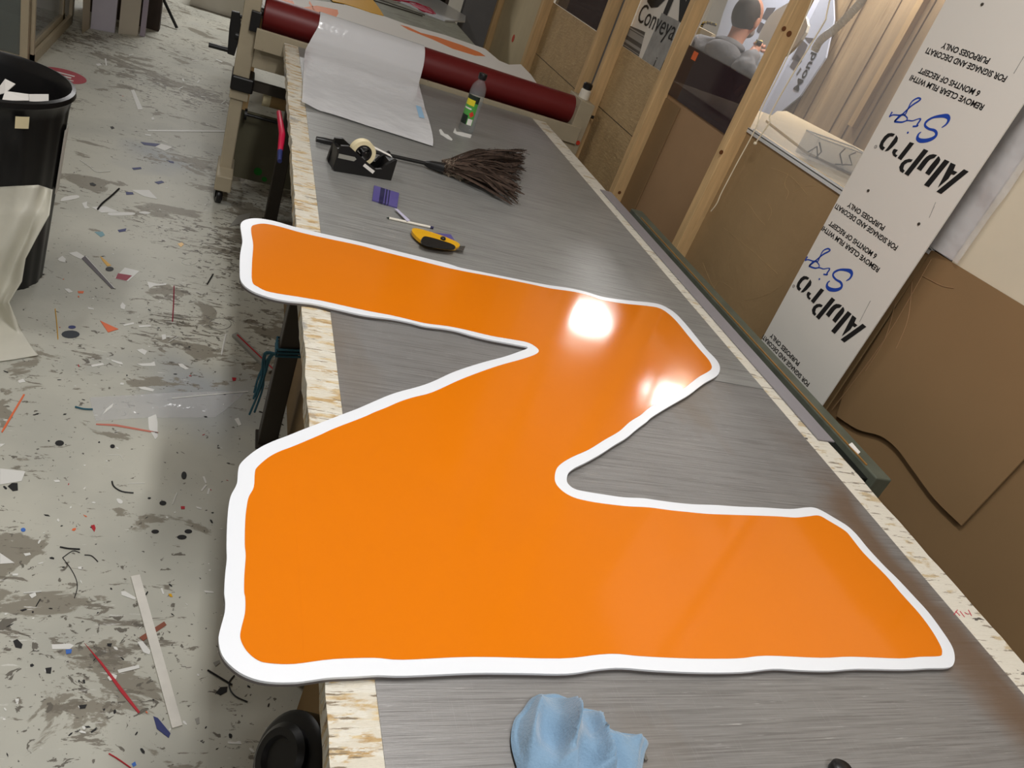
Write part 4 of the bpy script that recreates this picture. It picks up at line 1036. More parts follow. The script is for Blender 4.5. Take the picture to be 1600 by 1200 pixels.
# tape dispenser
a_, b_ = H(522, 268, TZ), H(612, 283, TZ)
d1 = (b_ - a_); Ld = d1.length; d1.normalize(); d2 = V((-d1.y, d1.x, 0)); Wd = .075
t = thing('tape_dispenser', a_ + d1 * Ld / 2 + d2 * Wd / 2, 'black desk tape dispenser holding a cream roll of tape', 'tape dispenser')
prof = [(0, .0015), (-.006, .012), (-.004, .035), (.004, .085), (.03, .088), (.06, .070), (.10, .048), (.135, .030), (.155, .034), (.165, .050), (Ld - .004, .075), (Ld, .072), (Ld - .002, .0015)]
sc_ = Ld / .20
P0 = lambda x, w, z: a_ + d1 * x + d2 * w + UP * (z)
prof = [(x if x > .17 else x * sc_, z) for x, z in prof]
for w0 in (0, Wd - .012):
    MB().prism([P0(x, w0, z) for x, z in prof], d2 * .012).build('side_cheek', M_black, t, bevel=.001)
MB().prism([P0(x, .012, z) for x, z in ((0, .0015), (0, .07), (.012, .072), (.014, .014), (Ld - .03, .014), (Ld - .02, .060), (Ld - .004, .066), (Ld - .002, .0015))], d2 * (Wd - .024)).build('body', M_black, t)
rc = P0(.088 * sc_, .016, .068)
rr_ = .041
MB().lathe([(.028, 0), (rr_, 0), (rr_, .026), (.028, .026), (.028, 0)], rc, 40, axis=d2).build('tape_roll', M_cream, t, smooth=40)
hb = MB().lathe([(.022, .001), (.0275, .001), (.0275, .030), (.022, .030), (.022, .001)], rc, 32, axis=d2)
for k in range(3):
    an = k * 2 * math.pi / 3 + .4; v_ = d1 * math.cos(an) + UP * math.sin(an)
    hb.tube([rc + d2 * .014, rc + d2 * .014 + v_ * .024], .004, 6)
hb.cyl(rc - d2 * .002, rc + d2 * .034, .007)
hb.build('hub', M_black, t, smooth=40)
MB().prism([rc + d2 * .003 + UP * (rr_ - .018) + d1 * .036, rc + d2 * .003 + UP * .006 + d1 * (Ld - .088 * sc_ - .012), rc + d2 * .003 + UP * .0045 + d1 * (Ld - .088 * sc_ - .012), rc + d2 * .003 + UP * (rr_ - .0195) + d1 * .036], d2 * .022).build('tape_tongue', M_paper, t)
MB().prism([P0(x, -.0006, z) for x, z in ((.002, .046), (.055, .044), (.062, .052), (.055, .058), (.002, .060))], d2 * .0005).build('masking_strip', M_scrapg, t)
MB().prism([P0(x, -.0006, z) for x, z in ((.088, .034), (.093, .043), (.132, .024), (.127, .014))], d2 * .0005).build('paper_label', M_paper, t)

# squeegees
def slab(pts, z, h, m_, name, label, cat, parent=None, bevel=.001):
    o = MB().prism([H(a, b, z) for a, b in pts], (0, 0, h)).build(name, m_, parent, bevel=bevel)
    if label: tag(o, label, cat)
    return o
sq = thing('squeegee', H(603, 310, TZ), 'small purple and blue plastic squeegee near the tape dispenser', 'squeegee')
slab([(584, 292), (623, 304), (620, 326), (581, 314)], TZ + .0008, .006, M_purple, 'blade', None, None, sq)
for k, (x0, x1, mm) in enumerate(((.28, .45, M_purple2), (.5, .56, M_purple2), (.62, .66, M_purple2))):
    lerp2 = lambda a, b, t_: (a[0] + (b[0] - a[0]) * t_, a[1] + (b[1] - a[1]) * t_)
    A, B, C_, D_ = (584, 290), (623, 302), (620, 324), (581, 312)
    slab([lerp2(A, B, x0), lerp2(A, B, x1), lerp2(D_, C_, x1), lerp2(D_, C_, x0)], TZ + .0068, .0012, mm, 'groove', None, None, sq, 0)
t = thing('squeegee', H(685, 372, TZ), 'purple squeegee lying under the yellow craft knife', 'squeegee')
slab([(660, 364), (704, 369), (712, 382), (668, 380)], TZ + .0008, .006, M_purple, 'blade', None, None, t)
# pen
p0, p1 = H(604, 340, TZ + .0045), H(677, 356, TZ + .0045); d = (p1 - p0)
t = thing('ballpoint_pen', p0, 'white ballpoint pen lying between the squeegee and the craft knife', 'pen')
MB().tube([p0.lerp(p1, .05), p0.lerp(p1, .93)], .0038, 10).build('barrel', M_white_p, t, smooth=50)
MB().tube([p0, p0.lerp(p1, .05)], [.001, .0036], 10).build('tip', M_label_k, t, smooth=50)
MB().tube([p0.lerp(p1, .93), p1], [.0041, .0041], 10).build('end_cap', M_purple2, t, smooth=50)
strip([(616, 326), (621, 327), (641, 345), (636, 346)], TZ + .009, mat('lilac strip', (186, 182, 204), .5), 'pale lilac plastic strip running from the squeegee to the pen', 'plastic_strip', 'strip')
# knife
kz = TZ + .0085
t = thing('craft_knife', H(680, 378, TZ), 'yellow and black snap-off craft knife on the bench above the orange sign', 'knife')
kp = catmull([H(a, b, kz) for a, b in ((642, 364), (647, 361), (665, 365), (690, 373), (711, 382), (717, 387), (713, 391), (700, 391), (680, 388), (660, 382), (647, 372))], 3)
MB().prism(kp, (0, 0, .010)).build('handle', M_yellow, t, bevel=.002)
MB().prism(catmull([H(a, b, kz + .0100) for a, b in ((660, 372), (668, 371), (690, 377), (709, 384), (710, 390), (700, 390.5), (678, 387.5), (658, 381.5))], 3), (0, 0, .003)).build('grip', M_black, t, bevel=.001)
MB().prism([H(a, b, kz + .004) for a, b in ((713, 384), (727, 385), (724, 392), (712, 390))], (0, 0, .001)).build('knife_blade', M_blade, t)
q = H(692, 374, kz + .010); MB().lathe([(0, .008), (.006, .007), (.008, .004), (.008, 0)], q, 18).build('slider', M_black, t, smooth=50)

# blue cloth
cpt = [(830, 1092), (850, 1087), (872, 1087), (888, 1100), (896, 1110), (915, 1109), (935, 1120), (955, 1143), (985, 1150), (1011, 1160), (1006, 1180), (999, 1215), (980, 1260), (830, 1260), (806, 1200), (797, 1160), (802, 1128), (815, 1112)]
cb = [H(a, b, TZ + .002) for a, b in cpt]
cc = H(885, 1175, TZ + .002)
cl = catmull(cb, 4)
nB = len(cl)
def cloth(u, v):
    k = u * nB; i = int(k) % nB; e = cl[i].lerp(cl[(i + 1) % nB], k - int(k))
    r = 1 - v; p = cc.lerp(e, r)
    dome = (1 - r ** 3.2)
    fo = math.sin((p.x - cc.x) * 95 + (p.y - cc.y) * 25 + 3 * noise.noise(V((p.x * 9, p.y * 9, 0)))) * .5 + .5
    n2 = noise.noise(V((p.x * 22 + 3, p.y * 12, 1)))
    fo2 = abs(math.sin((p.x - cc.x) * 58 - (p.y - cc.y) * 20 + 2.2 * noise.noise(V((p.x * 7, p.y * 5, 4)))))
    z = TZ + .002 + dome * (.016 + .014 * fo + .040 * (1 - fo2) ** 1.5 + .012 * n2) + (.003 if r > .93 else 0)
    return V((p.x, p.y, max(z, TZ + .002)))
o = MB().grid(cloth, nB, 40).build('cleaning_cloth', M_blue, smooth=180); tag(o, 'crumpled light blue cleaning cloth on the near edge of the bench', 'cloth')
q = H(1007, 1184, TZ + .003)
o = MB().box((q.x - .002, q.y - .004, TZ + .001), (q.x + .003, q.y + .004, TZ + .005)).build('metal_bit', M_blade); tag(o, 'tiny bright metal bit beside the blue cloth', 'bit')
q = H(1310, 1211, TZ); q.z = TZ + .0005
o = MB().lathe([(0, 0), (.016, 0), (.018, .003), (.018, .012), (.012, .018), (0, .019)], q, 24).build('black_puck', M_black, smooth=50); tag(o, 'black round cap on the bench at the bottom edge of the photo', 'cap')

# red and blue handle hanging at bench side
p0, p1, p2 = [WX(a, b, .205) for a, b in ((436, 176), (441, 210), (438, 236))]
t = thing('hand_tool', p2, 'red and blue handle hanging off the left edge of the bench', 'handle')
MB().tube([p0, p1, p2], [.010, .012, .010], 8).build('red_grip', mat('crimson', (190, 22, 62), .45), t, smooth=50)
MB().tube([p2, WX(437, 252, .205)], [.010, .008], 8).build('blue_end', M_navy, t, smooth=50)
# twine on leg
lx, ly = legs[1]
t = thing('twine', (lx + .03, ly, .35), 'blue green twine knotted round the dark bench leg', 'twine')
mb = MB()
for k in range(3):
    z = .36 + k * .012
    mb.tube([V((lx - .006, ly - .036, z)), V((lx + .066, ly - .036, z + .01)), V((lx + .066, ly + .036, z)), V((lx - .006, ly + .036, z)), V((lx - .006, ly - .036, z))], .004, 6)
kn = V((lx - .03, ly - .03, .35))
mb.build('loop', M_teal, t)
mb = MB()
for k in range(7):
    e = V((lx - .05 + .02 * random.random(), ly - .045 + .02 * random.random(), .12 + .12 * random.random()))
    mb.tube(catmull([V((lx - .008, ly - .038, .37)), kn + V((random.uniform(-.012, .012), 0, random.uniform(-.01, .01))), (kn + e) / 2 + V((random.uniform(-.012, .012), 0, 0)), e], 4, False), .0035, 5)
mb.build('frayed_end', M_teal, t)

# ================================================================ bin
BC = V((-.715, 2.955, 0)); ZR = .72
t = thing('waste_bin', BC, 'large round black plastic waste bin with a rolled rim at the left edge', 'bin')
R1 = .245
prof = [(0, .012), (.165, .012), (R1 - .02, ZR - .04), (R1 - .008, ZR - .008), (R1, ZR), (R1 + .012, ZR - .004), (R1 + .014, ZR - .02), (R1 + .004, ZR - .03), (R1 - .004, ZR - .07), (.185, 0), (0, 0)]
n = 120
mb = MB()
vs = []
for k, (r, h) in enumerate(prof):
    for i in range(n):
        an = 2 * math.pi * i / n
        rr_ = r * (1 - (.018 if (k == 8 or k == 9) and (i // 3) % 2 else 0))
        vs.append(BC + V((math.cos(an) * rr_, math.sin(an) * rr_, h)))
mb.add(vs, [(k * n + j, k * n + (j + 1) % n, (k + 1) * n + (j + 1) % n, (k + 1) * n + j) for k in range(len(prof) - 1) for j in range(n)])
mb.build('bin_body', M_black2, t, smooth=35)
def bin_patch(a0, a1, z0, z1, out=.002):
    rz = lambda z: .185 + (R1 - .004 - .185) * (z / (ZR - .07)) + out
    return MB().grid(lambda u, v: BC + V((math.cos(a0 + (a1 - a0) * u) * rz(z0 + (z1 - z0) * v), math.sin(a0 + (a1 - a0) * u) * rz(z0 + (z1 - z0) * v), z0 + (z1 - z0) * v)), 10, 6)
def az(px, py, z): q = H(px, py, z); return math.atan2(q.y - BC.y, q.x - BC.x)
bin_patch(-1.02, -.86, ZR - .085, ZR - .045, .012).build('small_label', M_cream, t, smooth=180)
bin_patch(-.16, .12, .36, .60, .006).build('white_sticker', M_paper, t, smooth=180)
# scraps in the bin
def tilt_sheet(pts, m_, name, label, cat, th=.002):
    o = MB().prism(pts, (pts[1] - pts[0]).cross(pts[2] - pts[0]).normalized() * th).build(name, m_); tag(o, label, cat); return o
q = lambda a, b, z: H(a, b, z)
tilt_sheet([q(8, 142, .66), q(45, 147, .67), q(45, 157, .655), q(3, 157, .64)], M_paper, 'paper_strip', 'folded white paper strip lying in the mouth of the black bin', 'paper')
tilt_sheet([q(45, 147, .672), q(76, 147, .67), q(76, 160, .65), q(46, 158, .655)], M_paper, 'paper_strip', 'white strip end resting just inside the bin rim, right of the folded one', 'paper')
tilt_sheet([q(-12, 150, .62), q(8, 123, .66), q(24, 131, .66), q(8, 145, .64)], M_paper, 'paper_strip', 'white angled paper piece standing in the bin at the photo edge', 'paper')
o = MB().lathe([(0, 0), (.18, 0), (.2, .02), (.15, .05), (0, .06)], BC + UP * .35, 24).build('bin_rubbish', M_dark); tag(o, 'dark rubbish filling the black bin', 'rubbish', kind='stuff')

# bag draped beside the bin
def bagp(a, b):
    # upper part hangs against the bin front, lower part spreads on the floor
    return a, b
rows = [  # (z, left px, right px, py left, py right)
    ((-70, 296), (20, 291), (60, 289), (82, 296)),
    ((-70, 340), (10, 335), (50, 335), (77, 336)),
    ((-70, 380), (0, 375), (38, 375), (56, 374)),
    ((-70, 420), (-10, 415), (20, 415), (40, 404)),
    ((-70, 455), (-20, 450), (10, 445), (34, 440)),
    ((-70, 490), (-25, 480), (0, 475), (14, 472)),
    ((-70, 515), (-20, 510), (10, 508), (32, 514)),
    ((-70, 540), (-15, 538), (25, 538), (48, 540)),
    ((-70, 572), (-10, 566), (25, 561), (60, 555))]
NR = len(rows)
def bag(u, v):
    k = v * (NR - 1); i = int(min(k, NR - 2)); f_ = k - i
    def at(row):
        kk = u * 3; j = int(min(kk, 2)); g = kk - j
        return (row[j][0] + (row[j + 1][0] - row[j][0]) * g, row[j][1] + (row[j + 1][1] - row[j][1]) * g)
    a, b = at(rows[i]), at(rows[i + 1]); px, py = a[0] + (b[0] - a[0]) * f_, a[1] + (b[1] - a[1]) * f_
    # depth: hanging surface at y ~2.62 easing to the floor line
    yy_ = 2.66 - .10 * v + .02 * math.sin(u * 9 + v * 4) + .025 * noise.noise(V((u * 4, v * 5, 2)))
    if v < .12: yy_ += (.12 - v) * .4
    p = WY(px, py, yy_); pf = H(px, py, .004)
    return p if p.z > .004 else pf
o = MB().grid(bag, 30, 64).build('plastic_bag', M_offwhite, smooth=180, solid=.002); tag(o, 'crumpled off-white plastic bag hanging in front of the black bin', 'bag')

# ================================================================ glazed doors top left
XD = -1.07
def frame_y(x0, x1, z0, z1, y, w, th, m_, name, parent=None):
    mb = MB().box((x0, y, z0), (x0 + w, y + th, z1)).box((x1 - w, y, z0), (x1, y + th, z1)).box((x0 + w, y, z0), (x1 - w, y + th, z0 + w)).box((x0 + w, y, z1 - w), (x1 - w, y + th, z1))
    return mb.build(name, m_, parent)
d1_ = struct(MB().box((-2.4, 5.40, .05), (XD - .06, 5.412, 2.3)).build('door_1', M_pane))
MB().box((XD - .06, 5.38, 0), (XD - .02, 5.43, 2.35)).box((-2.4, 5.38, 0), (XD - .06, 5.43, .05)).build('door_frame', M_oldframe, d1_)
d2_ = struct(MB().box((XD - .035, 5.55, .10), (XD - .028, 6.40, 2.3)).build('door_2', M_clear))
MB().box((XD - .02, 5.44, 0), (XD, 6.62, .06)).box((XD - .02, 5.44, 0), (XD, 5.47, 2.35)).box((XD - .02, 6.59, 0), (XD, 6.62, 2.35)).build('door_frame', M_oldframe, d2_)
MB().box((XD - .05, 5.50, .04), (XD - .025, 6.5, .09)).box((XD - .05, 6.42, .04), (XD - .025, 6.47, 2.3)).box((XD - .05, 5.50, .04), (XD - .025, 5.54, 2.3)).build('sliding_frame', M_oldframe, d2_)
struct(MB().box((-2.6, 6.8, 0), (-1.10, 6.85, 3.5)).build('wall_booth', M_wallwhite))
struct(MB().box((-1.9, 6.0, 0), (-1.85, 6.8, 1.6)).build('wall_booth_inner', M_darkwall))
# leaning boards and pole
def upright(p, q_, th, h, m_, name, label, cat, lean=0):
    a, b = H(*p, 0), H(*q_, 0); d = (b - a).normalized(); n_ = V((0, 1, 0))
    mb = MB().add([a, b, b + n_ * th, a + n_ * th] + [x + UP * h + n_ * .12 + d * lean for x in (a, b, b + n_ * th, a + n_ * th)], [(3, 2, 1, 0), (4, 5, 6, 7), (0, 1, 5, 4), (1, 2, 6, 5), (2, 3, 7, 6), (3, 0, 4, 7)])
    o = mb.build(name, m_, bevel=.003); tag(o, label, cat); return o
upright((128, 53), (139, 45), .02, 1.3, M_oldframe, 'leaning_board', 'narrow cream board leaning at the dark gap, leftmost of the leaning boards', 'board', -.25)
upright((141, 45), (179, 52), .03, 1.3, M_lam, 'leaning_board', 'wide pale lilac board leaning by the glazed doors, left of the cream one', 'board')
upright((184.5, 53), (215, 56.5), .03, 1.3, M_lam2, 'leaning_board', 'cream board leaning upright between the two lilac boards', 'board')
upright((218, 56), (226, 58), .03, 1.3, mat('mauve board', (160, 148, 160), .5), 'leaning_board', 'narrow mauve board, rightmost of the leaning boards', 'board')
a = H(276, 46, 0); a.z = .012; b = WY(254, -4, a.y + .1); b2 = a + (b - a) * 2.2
o = MB().tube([a, b2], .012, 10).build('black_pole', M_black, smooth=50); tag(o, 'thin black pole leaning near the far floor, top left of the photo', 'pole')
struct(MB().box((-1.05, 7.1, 0), (-.55, 7.2, 2.2)).build('wall_dark_recess', M_darkwall))
o = MB().box((-.42, 8.4, 0), (.15, 9.0, .30)).build('pale_box', M_wallwhite, bevel=.01); tag(o, 'low pale box on the floor far away at the top edge', 'box')
o = MB().box((.35, 8.9, 0), (.9, 9.4, .5)).build('dark_crate', M_darkwall, bevel=.01); tag(o, 'dark crate on the floor far away behind the press', 'crate')

# ================================================================ floor litter, traced where it lies
FZ0 = .0006
A1 = lambda x, y: (x / 4, y / 4)              # crop (0,0)
A3 = lambda x, y: (x / 4, 280 + y / 4)
A2 = lambda x, y: (x / 4, 560 + y / 4)
A4 = lambda x, y: (x * 450 / 1588, 860 + y * 340 / 1200)
def litter(tr, pts, m_, label, name='vinyl_offcut', cat='offcut', th=.001, sm_=1):
    return sheetpx([tr(*p) for p in pts], FZ0, m_, name, label, cat, th, sm_=sm_)
def litter_line(tr, pts, r, m_, label, name='vinyl_thread', cat='thread', k=4):
    P = catmull([H(*tr(*p), r + .0004) for p in pts], k, False) if len(pts) > 2 else [H(*tr(*p), r + .0004) for p in pts]
    o = MB().tube(P, r, 5).build(name, m_); tag(o, label, cat); return o
def oval(tr, c, rx, ry, m_, label, rot=0, name='vinyl_dot', cat='offcut'):
    pts = [(c[0] + rx * math.cos(a) , c[1] + ry * math.sin(a) + rot * rx * math.cos(a)) for a in [i * math.pi / 7 for i in range(14)]]
    return litter(tr, pts, m_, label, name, cat)
S_ = M_scrapw
litter(A4, [(720,148),(770,138),(1005,968),(948,985)], M_slat, 'long pale grey wooden slat lying on the floor beside the bench', 'wooden_slat', 'slat', .004)
litter(A4, [(668,228),(690,226),(750,262),(742,273),(670,247)], S_, 'white offcut touching the upper left side of the long slat')
litter(A4, [(768,480),(905,393),(918,412),(790,500)], M_brown_s, 'brown strip crossing under the long slat')
litter(A4, [(757,505),(785,501),(830,556),(822,575),(790,562)], S_, 'white rounded offcut left of the long slat, below the brown strip')
litter(A4, [(465,512),(560,615),(680,770),(772,892),(762,900),(670,790),(560,635)], M_redscrap, 'long red pointed sliver on the floor left of the long slat', th=.0015)
litter(A4, [(648,660),(765,632),(768,650),(655,678)], S_, 'white strip right of the red sliver')
litter(A4, [(592,700),(620,680),(645,690),(640,708),(605,720)], S_, 'small white offcut under the middle of the red sliver')
litter(A4, [(285,520),(385,515),(408,525),(385,545),(288,545)], S_, 'white rectangular offcut left of the tip of the red sliver')
litter(A4, [(362,548),(397,546),(392,568),(365,572)], M_bluescrap, 'small blue offcut touching the white rectangular one')
litter(A4, [(72,500),(95,490),(125,520),(118,542),(85,535)], M_ink, 'black rounded offcut at the lower left of the floor')
litter(A4, [(250,650),(285,645),(280,680),(255,678)], M_ink, 'black chip below the white rectangular offcut')
litter(A4, [(590,515),(618,513),(612,532),(592,528)], M_ink, 'tiny black chip above the red sliver')
litter(A4, [(435,855),(480,850),(470,872),(440,874)], M_ink, 'black chip left of the lower half of the red sliver')
litter(A4, [(500,1000),(535,975),(530,990),(505,1008)], M_ink, 'thin black chip near the bottom of the floor')
litter(A4, [(0,15),(80,70),(0,75)], S_, 'white triangular offcut at the left edge of the photo')
litter_line(A4, [(1145,660),(1280,742)], .0022, M_ink, 'straight black thread under the near corner of the orange sign')
litter_line(A4, [(1292,690),(1265,725),(1268,765),(1300,805),(1365,835)], .0018, M_ink, 'curved black thread under the near corner of the orange sign')
litter(A4, [(1190,785),(1215,755),(1255,752),(1250,780),(1215,800)], M_ink, 'black scrap between the black threads under the sign')
litter_line(A4, [(345,40),(390,100),(420,160),(425,210),(410,262)], .0010, M_ink, 'long thin bent black wire above the white rectangular offcut')
litter_line(A4, [(345,40),(400,3),(440,12)], .0012, M_ink, 'short black wire joined at the top of the bent wire')
litter_line(A4, [(466,25),(505,30),(540,62)], .0013, M_ink, 'small black curved thread right of the bent wire')
litter_line(A4, [(785,275),(814,228)], .0018, M_ink, 'black sliver lying across the top of the long slat')
litter_line(A4, [(600,1120),(650,1150),(722,1200)], .0014, M_redscrap, 'thin red thread at the bottom edge of the floor')
litter(A4, [(725,1178),(745,1165),(752,1185),(735,1195)], M_bluescrap, 'blue chip at the bottom edge beside the red thread')
litter(A4, [(1255,1055),(1330,1060),(1332,1070),(1257,1066)], S_, 'white strip in the shade at the bottom, left of the black reel')
litter(A4, [(845,915),(870,925),(940,1010),(930,1035),(865,985)], M_navy, 'dark navy strip left of the lower end of the long slat')
litter(A4, [(1075,930),(1098,920),(1100,955),(1085,962)], M_scrapg, 'grey scrap right of the lower end of the long slat')
litter(A4, [(1175,620),(1210,605),(1215,620),(1190,640)], M_scrapg, 'grey scrap close to the near left corner of the sign')
litter(A4, [(885,210),(895,208),(905,240),(897,243)], S_, 'thin white sliver right of the top of the long slat')
litter(A4, [(928,240),(945,240),(952,258),(935,255)], M_yellow, 'tiny yellow scrap right of the top of the long slat')
litter(A4, [(1125,222),(1175,228),(1180,236),(1130,232)], S_, 'white strip close to the left edge of the sign')
litter(A4, [(160,245),(195,232),(200,250),(175,265)], S_, 'crinkled white scrap left of the bent wire')
litter_line(A4, [(130,235),(228,226)], .0016, S_, 'white thread above the crinkled white scrap')
litter_line(A4, [(198,308),(222,268)], .0012, M_ink, 'fine black thread beside the crinkled scrap')
litter(A4, [(110,330),(140,322),(150,326),(125,336)], M_ink, 'small black sliver below the crinkled scrap')
litter(A4, [(68,130),(100,128),(98,140),(70,140)], S_, 'small white chip below the white triangle')
litter(A4, [(130,18),(165,14),(170,25),(140,32)], S_, 'white chip right of the white triangle')
litter(A4, [(430,92),(450,90),(450,104),(432,104)], S_, 'white square chip inside the curve of the bent wire')
# crop 2
litter(A2, [(0,690),(158,708),(135,768),(0,790)], S_, 'large white offcut at the left edge, half way up the photo', th=.0015)
litter(A2, [(48,800),(75,780),(110,780),(112,825),(80,830)], M_ink, 'ragged black scrap below the large white offcut at the left edge')
litter(A2, [(146,225),(156,228),(38,430),(15,465),(8,460),(26,425)], M_orange_s, 'long orange-red sliver near the left edge', th=.0015)
litter(A2, [(0,535),(32,535),(0,556)], S_, 'white corner at the left edge below the orange-red sliver')
litter(A2, [(600,408),(720,412),(990,462),(985,470),(720,424),(600,416)], mat('salmon scrap', (196, 116, 98), .5), 'long salmon strip pointing at the torn white piece')
litter(A2, [(925,370),(975,350),(985,400),(985,490),(970,508),(930,440)], S_, 'torn white piece at the end of the salmon strip')
litter(A2, [(710,280),(700,305),(640,352),(665,315)], S_, 'white pointed sliver above the salmon strip')
litter_line(A2, [(700,768),(712,800),(760,830),(835,840)], .0022, M_ink, 'bold black curved thread in the middle of the floor')
litter(A2, [(728,880),(745,878),(766,892),(762,908),(740,905)], S_, 'white oval chip below the black curved thread', sm_=2)
for c, rx, ry, l in (((372,530),28,17,'black blot left of the salmon strip'), ((970,1083),24,12,'black oval, upper left of the three by the sign edge'), ((1177,1082),24,13,'black oval nearest the left edge of the sign'), ((1137,1118),30,14,'larger black oval just below its two neighbours'), ((1150,732),17,24,'upright dark oval near the upper left bend of the sign'), ((703,550),15,12,'small black dot below the salmon strip'), ((1018,905),22,14,'dark chip right of the white oval chip'), ((145,1072),15,12,'blue')):
    if l == 'blue': oval(A2, c, rx, ry, M_bluescrap, 'bright blue round dot at the left of the floor')
    else: oval(A2, c, rx, ry, M_ink, l + ' on the floor')
litter(A2, [(1130,925),(1155,925),(1155,942),(1132,942)], M_redscrap, 'tiny red square left of the sign')
litter(A2, [(568,1045),(590,1040),(598,1062),(590,1085),(575,1065)], M_redscrap, 'ragged red scrap in the middle left of the floor')
litter(A2, [(570,42),(640,30),(652,40),(575,55)], S_, 'white strip below the orange triangle')
litter(A2, [(692,8),(760,25),(772,40),(745,35),(700,18)], S_, 'white sliver right of the strip below the orange triangle')
litter(A2, [(855,35),(940,30),(965,20),(972,48),(890,48)], S_, 'white torn strip right of the long white sliver')
litter(A2, [(1112,32),(1140,35),(1180,65),(1160,70),(1125,52)], S_, 'white oval offcut by the shaded floor')
litter(A2, [(865,180),(905,178),(965,195),(955,208),(880,192)], S_, 'white strip above the clear film on the floor')
litter(A2, [(112,140),(145,128),(160,148),(120,154)], S_, 'white crumpled chip above the orange-red sliver')
litter(A2, [(1265,740),(1278,738),(1292,778),(1282,782)], S_, 'short white sliver, topmost of three beside the sign edge')
litter(A2, [(1285,788),(1293,795),(1262,832),(1254,826)], S_, 'short white sliver, middle of three beside the sign edge')
litter(A2, [(1302,812),(1314,816),(1303,853),(1293,848)], S_, 'short white sliver, lowest of three beside the sign edge')
litter_line(A2, [(1107,840),(1078,912)], .0014, S_, 'thin white thread left of the three short slivers')
litter(A2, [(1225,925),(1262,938),(1258,944),(1230,936)], S_, 'white chip right of the tiny red square')
litter(A2, [(335,762),(372,760),(375,772),(345,775)], S_, 'white chip above the scraped patch on the left')
litter_line(A2, [(470,302),(520,315),(580,318)], .003, M_teal, 'teal curved thread left of the clear film')
litter_line(A2, [(800,782),(905,780)], .0010, S_, 'hair-thin white thread above the black curved thread')
litter(A2, [(755,152),(775,155),(772,166),(750,164)], S_, 'small white chip over the brown scraped patch')
litter_line(A2, [(665,606),(745,604),(768,636)], .0008, S_, 'fine forked white thread in the middle of the floor')
litter_line(A2, [(375,1178),(430,1188),(500,1192)], .002, M_ink, 'black thread above the white triangle, left of the sign')
litter(A2, [(1450,120),(1478,122),(1472,140),(1455,142)], M_redscrap, 'small red chip in the shade under the bench')
litter(A2, [(1465,380),(1490,372),(1508,415),(1490,422)], S_, 'white rectangle in the shade left of the bench leg')
o = litter(A2, [(560,245),(1080,215),(1540,204),(1480,262),(1400,330),(1340,370),(900,372),(600,392),(575,320)], M_floorfilm, 'strip of thin clear film trailing over the floor to the bench leg', 'clear_film', 'film', .0006)
litter_line(A2, [(1075,250),(1300,228),(1550,208)], .0022, S_, 'thin white cord running along the top of the clear film')
# crop 3
o = litter(A3, [(510,497),(532,480),(716,680),(697,686)], M_signgrey, 'dark flat ruler-like strip with a white edge on the floor', 'edged_strip', 'strip', .0015)
sheetpx([A3(*p) for p in ((532,480),(538,482),(718,681),(714,682))], FZ0 + .0016, S_, 'white_edge', None, None, .0004, o)
litter(A3, [(430,462),(480,453),(540,490),(505,500),(460,480)], S_, 'white torn pieces at the upper end of the dark edged strip')
o = litter(A3, [(780,553),(872,575),(800,640),(715,620)], S_, 'white card with a maroon block lying in the middle of the floor', 'printed_card', 'card')
sheetpx([A3(*p) for p in ((738,588),(825,602),(790,635),(722,620))], FZ0 + .0012, M_maroon, 'maroon_block', None, None, .0003, o)
litter(A3, [(625,885),(740,938),(675,958)], M_orange_s, 'orange triangular offcut on the floor', th=.0015)
oval(A3, (441, 970), 57, 24, mat('slate vinyl', (44, 50, 58), .5), 'large dark slate oval on the floor left of the orange triangle')
oval(A3, (450, 925), 24, 10, M_navy, 'navy blot just above the large slate oval')
litter(A3, [(400,685),(430,685),(456,705),(430,711)], S_, 'white rounded offcut above the brown scraped patch')
litter(A3, [(820,68),(930,68),(985,125),(900,108)], S_, 'white four-sided offcut on the far floor near the press')
o = litter(A3, [(570,175),(660,170),(745,205),(635,210)], S_, 'white kite shaped offcut with a red rim right of the bag')
litter_line(A3, [(745,58),(700,100),(640,150),(610,188)], .004, M_ink, 'black stick lying across the white kite shaped offcut', 'black_stick', 'stick')
litter(A3, [(380,132),(400,112),(480,100),(496,115),(460,126),(390,138)], S_, 'lilac white oval offcut near the bin', sm_=2)
litter(A3, [(675,215),(700,208),(830,208),(843,218),(820,226),(690,228)], S_, 'long white rounded strip below the kite shaped offcut', sm_=2)
litter(A3, [(868,206),(905,202),(942,210),(920,219),(880,214)], S_, 'short white oval right of the long rounded strip', sm_=2)
litter(A3, [(512,150),(545,140),(542,165),(562,182),(530,184)], S_, 'torn white piece left of the kite shaped offcut')
litter(A3, [(590,330),(640,328),(655,350),(630,362)], mat('pale teal scrap', (120, 160, 170), .5), 'pale teal scrap on the floor')
litter(A3, [(625,480),(650,500),(695,540),(670,545),(640,510)], M_yellow, 'mustard strip beside the dark edged strip')
oval(A3, (685, 562), 26, 14, M_ink, 'black oval below the mustard strip')
litter_line(A3, [(345,810),(355,900),(362,1000)], .0014, M_yellow, 'thin yellow thread near the white bag')
litter_line(A3, [(1088,668),(1085,770),(1078,888)], .0022, M_maroon, 'maroon thread pointing down the floor near the shade')
ring = lambda c, rx, ry, a1=2 * math.pi: [(c[0] + rx * math.cos(a), c[1] + ry * math.sin(a)) for a in [i * a1 / 14 for i in range(15)]]
litter_line(A3, ring((1375, 903), 70, 36), .0012, M_scrapg, 'pale ring shaped offcut near the left end of the sign', 'vinyl_ring', 'ring')
litter_line(A3, ring((1183, 515), 46, 20, 5), .0012, S_, 'small pale open ring in the far part of the floor', 'vinyl_ring', 'ring')
litter_line(A3, [(1332,593),(1295,656)], .003, M_ink, 'short black stick near the press caster', 'black_stick', 'stick')
